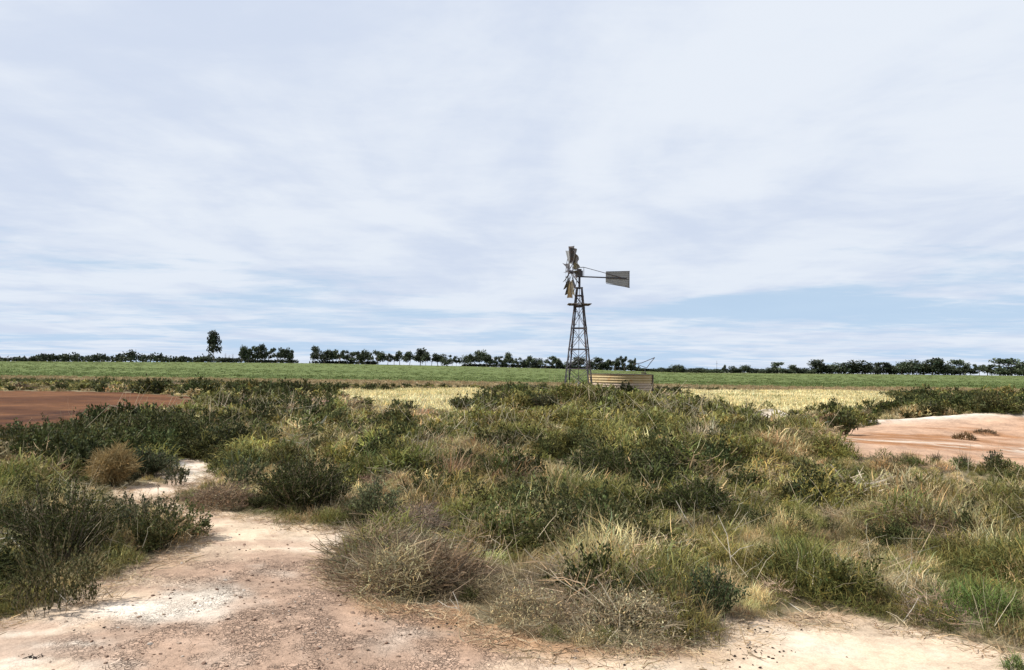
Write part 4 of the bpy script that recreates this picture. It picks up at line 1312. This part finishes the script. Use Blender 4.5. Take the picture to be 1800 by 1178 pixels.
def windmill():
    Y = 33.0
    bx = at(1017, 660, Y).x
    bz = hz(bx, Y)
    root = empty('windmill', (bx, Y, bz))
    tag(root, 'steel lattice windmill tower with half-bladed wheel and grey tail vane', 'windmill')
    top = 5.35 - bz
    th0 = R(31)
    def rad(z): return 0.19 + (5.30 - z) * 0.1385     # half diagonal, z above datum
    def corner(k, z):
        a = th0 + k * math.pi / 2
        r = rad(z)
        return Vector((r * math.cos(a), r * math.sin(a), z - bz))
    for k in range(4):
        a = th0 + k * math.pi / 2
        mb = MB().angle(corner(k, bz - .15), corner(k, 5.30), .060, .014, (-math.cos(a), -math.sin(a), 0))
        mb.build('leg', M_STEEL, root)
    levels = [0.72, 1.68, 2.55, 3.49, 4.46, 4.95]
    for zl in levels:
        for k in range(4):
            MB().bar(corner(k, zl), corner((k + 1) % 4, zl), .016, .048).build('girt', M_STEEL, root)
    lv = [bz - .05] + levels
    for i in range(len(lv) - 1):
        for k in range(4):
            for (p, q) in ((corner(k, lv[i]), corner((k + 1) % 4, lv[i + 1])), (corner((k + 1) % 4, lv[i]), corner(k, lv[i + 1]))):
                MB().tube([p * 1.0, q], .012, 5).build('brace', M_STEEL, root)
    # pump rod and rising pipe down the middle, ladder rungs on one face
    MB().tube([(0, 0, -.1), (0, 0, 5.6 - bz)], .014, 6).build('pump_rod', M_STEEL, root)
    MB().tube([(.0, .0, -.1), (.0, .0, 1.1)], .04, 8).build('rising_pipe', M_GALV, root)
    for i in range(15):
        z = .45 + i * .29
        if z > 4.45: break
        f0 = corner(2, z); f1 = corner(3, z)
        m = f0.lerp(f1, .08); n_ = f0.lerp(f1, .42)
        MB().tube([m, n_], .010, 5).build('rung', M_STEEL, root)
    # wooden platform: boards on bearers, wider than the tower
    pz = 4.56 - bz
    for s in (-1, 1):
        MB().bar((-.46, s * .2, pz - .035), (.46, s * .2, pz - .035), .04, .03).build('platform_bearer', M_WOODP, root)
    for i in range(6):
        x = -.44 + i * .176
        if i in (2, 3):
            for s in (-1, 1):
                MB().bar((x, s * .2, pz + .005), (x, s * .42, pz + .005), .15, .028).build('platform_board', M_WOODP, root)
        else:
            MB().bar((x, -.40, pz + .005), (x, .40, pz + .005), .15, .028).build('platform_board', M_WOODP, root)
    # tower cap, mast pipe, gearbox
    MB().bar((-.15, 0, 5.30 - bz), (.15, 0, 5.30 - bz), .28, .05).build('tower_cap', M_STEEL, root)
    MB().tube([(0, 0, 5.25 - bz), (0, 0, 5.82 - bz)], .05, 8).build('mast_pipe', M_STEEL, root)
    head = Matrix.Rotation(R(HEAD), 4, 'Z')            # local +X is the tail direction
    hz0 = 5.98 - bz
    def H(x, y, z):
        p = head @ Vector((x, y, 0))
        return Vector((p.x, p.y, hz0 + z))
    gb = MB()
    gb.bar(H(-.17, 0, -.05), H(.13, 0, -.05), .20, .28)
    gb.bar(H(-.12, 0, .12), H(.08, 0, .12), .12, .10)
    gb.build('gearbox', M_STEEL, root)
    MB().tube([H(-.40, 0, .02), H(-.1, 0, .02)], .03, 8).build('shaft', M_STEEL, root)
    # tail: boom, upper stay, upright, sheet vane with ribs
    zb = -.17
    MB().bar(H(.05, 0, zb), H(2.22, 0, zb), .035, .055).build('tail_boom', M_STEEL, root)
    MB().tube([H(.20, 0, .26), H(2.20, 0, zb - .02)], .014, 5).build('tail_stay', M_STEEL, root)
    MB().tube([H(.20, 0, .26), H(.20, 0, zb)], .012, 5).build('tail_upright', M_STEEL, root)
    MB().tube([H(-.02, 0, .24), H(.20, 0, .26)], .016, 5).build('tail_strut', M_STEEL, root)
    vx0, vx1 = 1.24, 2.36
    me = MB()
    prof = [(vx0, .10), (vx1, .165), (vx1, -.60), (vx0, -.39)]
    V = [tuple(H(x, s * .006 + .035, z)) for s in (-1, 1) for x, z in prof]
    me.add(V, [(0, 1, 2, 3), (7, 6, 5, 4), (0, 4, 5, 1), (1, 5, 6, 2), (2, 6, 7, 3), (3, 7, 4, 0)])
    vane = me.build('tail_vane', M_GALV, root)
    for (za, zb_) in ((.125, .19 - .03), (-.41, -.59)):
        MB().bar(H(vx0, -.04, za - .03), H(vx1, -.04, zb_ - .0), .02, .02).build('vane_rib', M_STEEL, vane)
    for q_ in range(1, 8):
        f = q_ / 8
        MB().bar(H(vx0 + .01, .022, .10 - f * .49), H(vx1 - .01, .022, .165 - f * .765), .008, .014).build('vane_rib', M_STEEL if q_ == 4 else M_GALV, vane)
    MB().bar(H(vx1 - .01, -.0, .15), H(vx1 - .01, -.0, -.59), .02, .02).build('vane_rib', M_STEEL, vane)
    # wheel in the plane across the axis; many upper blades are gone
    wc = -.42
    Rw = 1.17
    def Wp(r, a, dx=0.0):           # a measured from straight up, clockwise seen from the front
        return H(wc + dx, r * math.sin(a), .02 + r * math.cos(a))
    wheel = MB().tube([H(wc - .10, 0, .02), H(wc + .12, 0, .02)], .085, 10).build('wheel_hub', M_STEEL, root)
    for rr_, dx in ((.50, .02), (.98, .05)):
        nseg = 36
        pts = [Wp(rr_, 2 * math.pi * i / nseg, dx) for i in range(nseg + 1)]
        MB().tube(pts, .014, 5).build('wheel_rim', M_STEEL, wheel)
    for i in range(6):
        a = 2 * math.pi * i / 6 + .12
        for dx in (-.09, .10):
            MB().tube([Wp(.05, a, dx), Wp(1.0, a, .05)], .013, 5).build('wheel_arm', M_STEEL, wheel)
    nb = 18
    present = BLADES
    for i in range(nb):
        if i not in present:
            continue
        a = 2 * math.pi * i / nb
        mb = MB()
        r0, r1 = .42, Rw * present[i][1]
        w0, w1 = .07, .165
        tw = R(38 + random.uniform(-6, 6)) + present[i][2]
        seg = 4
        rows = []
        for j in range(5):
            t = j / 4
            r = r0 + (r1 - r0) * t
            hw = w0 + (w1 - w0) * t
            for m in range(seg + 1):
                s = m / seg * 2 - 1
                off = s * hw
                curve = .035 * (1 - s * s) * (.5 + t)
                # tangential and axial offsets
                ta = off * math.cos(tw) + curve * math.sin(tw)
                ax = -off * math.sin(tw) + curve * math.cos(tw)
                base = Wp(r, a, .03)
                tang = Wp(1, a + math.pi / 2) - Wp(0, 0)
                axv = H(1, 0, 0) - H(0, 0, 0)
                rows.append(base + tang * ta + axv * ax)
        off2 = (H(1, 0, 0) - H(0, 0, 0)) * .006
        V = [tuple(p) for p in rows] + [tuple(p + off2) for p in rows]
        n0 = len(rows)
        Q = []
        for j in range(4):
            for m in range(seg):
                k = j * (seg + 1) + m
                Q.append((k, k + 1, k + seg + 2, k + seg + 1))
                Q.append((n0 + k + seg + 1, n0 + k + seg + 2, n0 + k + 1, n0 + k))
        for m in range(seg):
            Q.append((m, n0 + m, n0 + m + 1, m + 1))
            k = 4 * (seg + 1) + m
            Q.append((k, k + 1, n0 + k + 1, n0 + k))
        for j in range(4):
            k = j * (seg + 1)
            Q.append((k, k + seg + 1, n0 + k + seg + 1, n0 + k))
            k += seg
            Q.append((k, n0 + k, n0 + k + seg + 1, k + seg + 1))
        mb.add(V, Q)
        mb.build('blade', {'t': M_TANSHEET, 'd': M_DARKSHEET, 'g': M_GALV}[present[i][0]], wheel)


HEAD = 11.0
BLADES = {0: ('d', 1.0, 0), 1: ('g', .95, .5), 17: ('d', .92, .2), 3: ('d', .93, .9), 15: ('d', .95, -.4), 14: ('g', .88, .2),
          13: ('d', 1, 0), 12: ('d', 1, 0), 11: ('d', 1, 0), 10: ('t', 1, 0), 9: ('t', 1, 0), 8: ('t', 1, 0), 7: ('d', 1, 0), 6: ('d', 1, 0), 5: ('d', 1, 0), 4: ('d', .95, .3)}
windmill()


# ------------------------------------------------------------------ stock tank and bent pipe frame beside the mill
M_BOARD = plain_mat('ochre_sheet', (0.33, 0.245, 0.12), 0.7, 0, .2, 3, rust=(0.30, 0.17, 0.06), rust_amt=.35)
M_BOARDG = plain_mat('faded_sheet', (0.36, 0.28, 0.21), 0.9, 0, .25, 3, bump=.3)
M_DARKBROWN = plain_mat('dark_brown', (0.07, 0.055, 0.045), 0.9, 0, .3, 6)


def tank():
    """low round stock tank of corrugated sheet, in three strakes, with a dark strip as its shaded right edge"""
    Y = 36.2
    a, b = at(1040, 656.5, Y), at(1156, 659.5, Y)
    rad = (b.x - a.x) / 2
    cx = (a.x + b.x) / 2
    g = hz(cx, Y + rad)
    root = empty('stock_tank', (cx, Y + rad, g))
    tag(root, 'low round tan corrugated stock tank with dark shade strip, right of the windmill tower', 'tank')
    top = (a.z + b.z) / 2 - g
    seg = 56
    pitch = 0.125
    def strake(z0, z1, mat, r0):
        n = max(6, int((z1 - z0) / pitch * 8))
        V, Q = [], []
        for inner in (0, 1):
            for k in range(n + 1):
                z = z0 + (z1 - z0) * k / n
                rr = r0 + .013 * math.sin(z / pitch * 2 * math.pi) - .012 * inner
                for m in range(seg):
                    an = 2 * math.pi * m / seg
                    V.append((rr * math.cos(an), rr * math.sin(an), z))
        off = (n + 1) * seg
        for k in range(n):
            for m in range(seg):
                p, q = k * seg + m, k * seg + (m + 1) % seg
                Q.append((p, q, q + seg, p + seg))
                Q.append((off + p + seg, off + q + seg, off + q, off + p))
        for m in range(seg):
            q = (m + 1) % seg
            Q.append((m, off + m, off + q, q))
            t = n * seg
            Q.append((t + m, t + q, off + t + q, off + t + m))
        mb = MB().add(V, Q)
        mb.build('strake', mat, root)
    strake(top - .42, top - .02, M_BOARD, rad)
    strake(top - .86, top - .424, M_BOARDG, rad - .012)
    strake(-.15, top - .864, M_BOARDG, rad - .024)
    ring = [(rad * math.cos(2 * math.pi * m / seg), rad * math.sin(2 * math.pi * m / seg), top - .01) for m in range(seg + 1)]
    MB().tube(ring, .022, 6).build('rim', M_DARKBROWN, root)
    an = R(-14)
    MB().bar((math.cos(an) * (rad + .03), math.sin(an) * (rad + .03), -.2), (math.cos(an) * (rad + .03), math.sin(an) * (rad + .03), top), .10, .05).build('shade_strip', M_DARKBROWN, root)  # dark bar added to draw the shade on the tank's right edge
    for dx, z0, z1 in ((.95, .62, .30), (.80, .42, .15)):
        MB().tube([(rad + .02, -.3, z0 + .3), (rad + dx, -.6, z1)], .008, 4).build('stay_wire', M_STEEL, root)


def pipe_frame():
    Y = 40.5
    c = at(1134, 660, Y)
    g = hz(c.x, Y)
    root = empty('pipe_frame', (c.x, Y, g))
    tag(root, 'bent thin metal pipe frame sticking up behind the stock tank', 'pipe frame')
    o = Vector((c.x, Y, g))
    f = lambda u, v, d=0.0: tuple(at(u, v, Y + d) - o)
    MB().tube([(0, 0, -.2), f(1134, 647)], .022, 6).build('upright', M_STEEL, root)
    MB().tube([f(1112, 641, .2), f(1128, 638, .1), f(1151, 628.5)], .022, 6).build('upper_arm', M_STEEL, root)
    MB().tube([f(1151, 628.5), f(1144, 637), f(1137, 646.5)], .022, 6).build('strut', M_STEEL, root)
    MB().tube([f(1116, 637.5, .1), f(1126, 643), f(1137, 646.8)], .018, 6).build('lower_arm', M_STEEL, root)
    MB().bar(f(1127, 655.5), f(1136, 656.5), .12, .07).build('valve_box', M_DARKBROWN, root)


tank()
pipe_frame()


# ------------------------------------------------------------------ trees on the skyline
def crown_mesh(name, rng, kind):
    """unit tree: crown in z .2-1, about 1 wide; leaf clumps spread through lobes"""
    lobes = []
    if kind == 'round':
        for k in range(12):
            a = rng.random() * 6.28; r = .30 * math.sqrt(rng.random())
            lobes.append((r * math.cos(a), r * math.sin(a), .30 + .54 * rng.random(), .15 + .09 * rng.random(), .11 + .09 * rng.random()))
    elif kind == 'open':
        for k in range(8):
            a = rng.random() * 6.28; r = .16 + .28 * rng.random()
            lobes.append((r * math.cos(a), r * math.sin(a), .34 + .54 * rng.random(), .10 + .09 * rng.random(), .08 + .08 * rng.random()))
    elif kind == 'tall':
        for k in range(12):
            a = rng.random() * 6.28; r = .26 * math.sqrt(rng.random()); z = .30 + .62 * rng.random()
            lobes.append((r * math.cos(a), r * math.sin(a), z, .17 + .09 * rng.random(), .08 + .05 * rng.random()))
    else:    # bush: down to the ground
        for k in range(9):
            a = rng.random() * 6.28; r = .30 * math.sqrt(rng.random())
            lobes.append((r * math.cos(a), r * math.sin(a), .22 + .55 * rng.random(), .20 + .10 * rng.random(), .18 + .08 * rng.random()))
    P = []
    for (x, y, z, r, h) in lobes:
        n = 125
        d = rng.normal(0, 1, (n, 3)); d /= np.linalg.norm(d, axis=1, keepdims=True)
        q = d * (rng.random((n, 1)) ** .4) * np.array([r, r, h]) + np.array([x, y, z])
        P.append(q)
    P = np.concatenate(P)
    v, q, vc = leaves(P, rng.normal(0, 1, P.shape), .080, rng, 1.35, 0.0)
    return mesh_np(name, v, [q], {'vc': ('FLOAT_COLOR', vc)}), lobes


def trunk_mesh(name, lobes, rng, lean=.04, thick=.022):
    mb = MB()
    fx, fy = rng.normal(0, lean), rng.normal(0, lean)
    mb.tube([(0, 0, -.04), (fx * .5, fy * .5, .2), (fx, fy, .42)], thick, 6, thick * .7)
    for (x, y, z, r, h) in lobes[:6]:
        mb.tube([(fx * .7, fy * .7, .27), (x * .6, y * .6, z * .75 + .05), (x, y, z)], thick * .55, 4, thick * .15)
    return mb.mesh(name)


TREE = {}
for kind, cnt in (('round', 5), ('open', 5), ('tall', 3), ('bush', 4)):
    TREE[kind] = []
    for k in range(cnt):
        rng = np.random.default_rng(100 + k * 7 + len(kind))
        me, lb = crown_mesh('crown', rng, kind)
        me.materials.append(M_TREE)
        tm = trunk_mesh('trunk', lb, rng, thick=.016 if kind == 'tall' else .022)
        tm.materials.append(M_BARK)
        TREE[kind].append((me, tm))

ORD = ['first', 'second', 'third', 'fourth', 'fifth', 'sixth', 'seventh', 'eighth', 'ninth', 'tenth', 'eleventh', 'twelfth', 'thirteenth', 'fourteenth', 'fifteenth',
       'sixteenth', 'seventeenth', 'eighteenth', 'nineteenth', 'twentieth', 'twenty-first', 'twenty-second', 'twenty-third']


def tree(u, vtop, wpx, kind, label, group, Y=FAR, cat='tree', name='gum_tree', tint=None, var=None):
    p = at(u, 650, Y)
    z = hz(p.x, Y)
    _, vb = project(p.x, Y, z)
    h = max(1.5, (float(vb) - vtop) / FOC * Y)
    w = wpx / FOC * Y
    rt = empty(name, (p.x, Y, z - .05), random.uniform(0, 6.28))
    rt.scale = (w * (1.02 if kind == 'tall' else 1.68),) * 2 + (h * 1.12,)
    tag(rt, label, cat, group)
    lib = TREE[kind]
    me, tm = lib[(var if var is not None else random.randrange(len(lib)))]
    for nm, m in (('crown', me), ('trunk', tm)):
        o = bpy.data.objects.new(nm, m)
        COL.objects.link(o)
        o.parent = rt
        if nm == 'crown':
            k = random.uniform(.65, 1.7)
            c = tint or (0.040, 0.052, 0.028)
            o.color = (c[0] * k, c[1] * k, c[2] * k, 1)
    return rt


tree(376, 588.5, 29, 'tall', 'tall narrow gum tree standing alone on the far left skyline', None, Y=340)
tree(358, 627, 16, 'bush', 'dark bush at the left foot of the lone tall gum', None, Y=348, name='bush', cat='bush')
tree(390, 629, 16, 'bush', 'low dark bush at the right foot of the lone tall gum', None, Y=348, name='bush', cat='bush')
tree(408, 629, 20, 'bush', 'low dark bush between the lone tall gum and the first clump', None, Y=349, name='bush', cat='bush')
rows = [
    ('in the clump left of the skyline gap', 'trees left of the skyline gap',
     [(425, 612, 14, 'round'), (437, 611, 15, 'round'), (450, 608.5, 14, 'round'), (460, 608, 13, 'round'), (473, 615, 12, 'open'), (487, 613, 12, 'open'), (499, 615, 13, 'round'), (512, 614, 12, 'round')]),
    ('in the row right of the skyline gap', 'trees in the open row right of the skyline gap',
     [(555, 611, 13, 'round'), (571, 613, 18, 'bush'), (584, 616, 14, 'round'), (596, 617, 13, 'open'), (606, 618, 12, 'open'), (618, 618, 12, 'round'), (632, 617, 13, 'round'), (642, 615, 15, 'bush'),
      (652, 622, 7, 'open'), (664, 617, 15, 'round'), (680, 622, 13, 'open'), (691, 622, 13, 'open'), (704, 620, 14, 'open'), (719, 617, 14, 'round'), (737, 612.5, 17, 'round'), (748, 621, 11, 'open'),
      (759, 623, 13, 'open'), (771, 624, 15, 'round'), (784, 626, 13, 'bush'), (796, 625, 12, 'open'), (804, 627, 9, 'open')]),
    ('in the row left of the windmill', 'trees in the row left of the windmill',
     [(819, 624, 16, 'bush'), (833, 625, 14, 'open'), (843, 620, 16, 'round'), (855, 622, 15, 'round'), (865, 626, 12, 'open'), (876, 626, 13, 'open'), (887, 630, 10, 'bush'), (897, 623, 15, 'round'),
      (909, 629, 9, 'open'), (919, 632, 11, 'bush'), (932, 627, 14, 'round'), (946, 630, 14, 'bush'), (959, 631, 13, 'open'), (972, 627, 14, 'open'), (986, 632, 14, 'bush')]),
    ('behind the windmill tower and tank', 'trees behind the windmill',
     [(1002, 634, 14, 'bush'), (1017, 630, 20, 'round'), (1036, 635, 14, 'bush'), (1055, 629, 20, 'round'), (1070, 632, 15, 'round'), (1081, 634, 12, 'open'), (1090, 629.5, 13, 'open'), (1099, 628, 12, 'open'), (1107, 632, 12, 'round'), (1116, 628.5, 8, 'tall')]),
    ('in the low line right of the tank', 'low trees in the right middle of the skyline',
     [(1126, 646, 14, 'bush'), (1138, 646, 14, 'bush'), (1150, 646, 14, 'bush'), (1161, 645, 15, 'bush'), (1174, 646, 14, 'bush'), (1187, 641, 15, 'bush'), (1200, 645, 15, 'bush'), (1215, 647, 16, 'bush'),
      (1229, 646, 15, 'bush'), (1243, 648, 14, 'bush'), (1257, 647, 14, 'bush'), (1275, 640.5, 8, 'tall'), (1292, 643, 17, 'bush'), (1310, 642, 14, 'bush'), (1323, 645, 14, 'bush'), (1337, 649, 13, 'bush'),
      (1350, 645, 17, 'bush'), (1366, 637.5, 13, 'round'), (1383, 647, 16, 'bush'), (1398, 640, 15, 'bush'), (1413, 647, 14, 'bush'), (1426, 648, 13, 'bush')]),
    ('in the dense wood on the right skyline', 'trees in the right-hand wood',
     [(1442, 633, 24, 'bush'), (1462, 641, 20, 'bush'), (1480, 636, 22, 'bush'), (1500, 634, 24, 'bush'), (1519, 640, 22, 'bush'), (1536, 636, 16, 'open'), (1551, 636, 20, 'open'), (1568, 639, 22, 'bush'),
      (1584, 638, 20, 'bush'), (1604, 633, 26, 'bush'), (1623, 637, 22, 'bush'), (1640, 632.5, 24, 'round'), (1656, 631, 24, 'bush'), (1673, 638, 22, 'bush'), (1689, 635, 23, 'round'),
      (1706, 646, 18, 'round'), (1721, 640, 11, 'open'), (1737, 640, 22, 'round'), (1760, 645, 14, 'bush'), (1778, 632, 30, 'round'), (1797, 636, 22, 'bush')]),
]
ADJ = {'round': 'full-crowned', 'open': 'sparse see-through', 'tall': 'slim upright', 'bush': 'dense low-branched'}
for where, grp, lst in rows:
    ks = 0
    for i, (u, vt, w, kind) in enumerate(lst):
        u, vt, w = u + random.uniform(-1.8, 1.8), vt + random.uniform(-1.5, 2), w * random.uniform(.85, 1.3)
        lab = 'dark %s tree, %s from left %s' % (ADJ[kind], ORD[i], where)
        tree(u, vt, w, kind, lab, grp, Y=FAR + random.uniform(-4, 6))
        # a second stem line behind fills the mass in the dense parts
for k, u in enumerate((395, 402, 408)):
    p = at(u, 650, 352); z = hz(p.x, 352)
    rt = empty('bare_sapling', (p.x, 352, z)); h = (4.6, 3.6, 4.4)[k]
    tag(rt, ['leafless thin sapling, nearest to the lone tall gum', 'shortest leafless sapling, between the other two', 'leafless thin sapling, nearest to the first tree clump'][k], 'sapling', 'bare saplings beside the lone gum')
    MB().tube([(0, 0, -.1), (.15, 0, h * .6), (.1, 0, h)], .09, 5, .03).build('trunk', M_BARK, rt)
    for j in range(5):
        s = (-1) ** j
        MB().tube([(.12, 0, h * (.4 + .1 * j)), (.12 + s * .5, .1 * s, h * (.62 + .08 * j))], .05, 4, .02).build('limb', M_BARK, rt)
p = at(1260, 650, 360)
z = hz(p.x, 360)
rt = empty('mast', (p.x, 360, z)); tag(rt, 'thin lattice mast rising above the low trees right of the windmill', 'mast')
MB().tube([(0, 0, 0), (0, 0, at(1260, 634, 360).z - z)], .12, 5, .05).build('pole', M_STEEL, rt)
MB().bar((-.5, 0, 4.6), (.5, 0, 4.6), .08, .08).build('crossarm', M_STEEL, rt)


def far_woods():
    """the low wood on the left and the understorey that joins the tree bases: one mass each"""
    def mass(name, label, spans, top, tint, Y0, dy, sp, leaf):
        P = []
        rng = np.random.default_rng(77)
        for (u0, u1, vt) in spans:
            x0, x1 = at(u0, 650, Y0).x, at(u1, 650, Y0).x
            for x in np.arange(x0, x1, sp):
                for yy in (Y0, Y0 + dy):
                    xx = x + rng.normal(0, .6)
                    y = yy + rng.normal(0, dy * .3)
                    zg = hz(xx, y)
                    ub, vb = project(xx, y, zg)
                    h = max(.8, (float(vb) - vt(float(ub))) / FOC * y) * (.95 + .4 * rng.random())
                    n = 90
                    d = rng.normal(0, 1, (n, 3)); d /= np.linalg.norm(d, axis=1, keepdims=True)
                    r = sp * (.6 + .5 * rng.random())
                    P.append(d * rng.random((n, 1)) ** .4 * np.array([r, r, h * .5]) + np.array([xx, y, zg + h * .5]))
        P = np.concatenate(P)
        v, q, vc = leaves(P, rng.normal(0, 1, P.shape), leaf, rng, 1.4, 0)
        o = link(name, mesh_np(name, v, [q], {'vc': ('FLOAT_COLOR', vc)}), M_TREE)
        o.color = (*tint, 1)
        tag(o, label, kind='stuff')
    bump = lambda u: 626 + 2.0 * math.sin(u * .045) + 1.6 * math.sin(u * .13 + 1) - 5 * math.exp(-((u - 232) / 7) ** 2) - 3 * math.exp(-((u - 175) / 10) ** 2) + (2.5 if u < 45 else 0) + (2.2 if u > 300 else 0)
    mass('distant_woods', 'low even line of dark far-off woods along the left skyline', [(-420, 356, bump)], 0, (0.032, 0.042, 0.022), 352, 9, 2.4, 1.0)
    us = [(345, 440, lambda u: 630), (440, 515, lambda u: 633.5), (556, 660, lambda u: 636.0), (820, 935, lambda u: 641), (935, 1125, lambda u: 643.5 + (u - 935) * .012), (1125, 1440, lambda u: 650), (1440, 1700, lambda u: 648), (1755, 2200, lambda u: 650)]
    mass('undergrowth', 'dark low undergrowth joining the feet of the skyline trees', us, 0, (0.026, 0.034, 0.02), 353, 5, 1.8, .65)


far_woods()
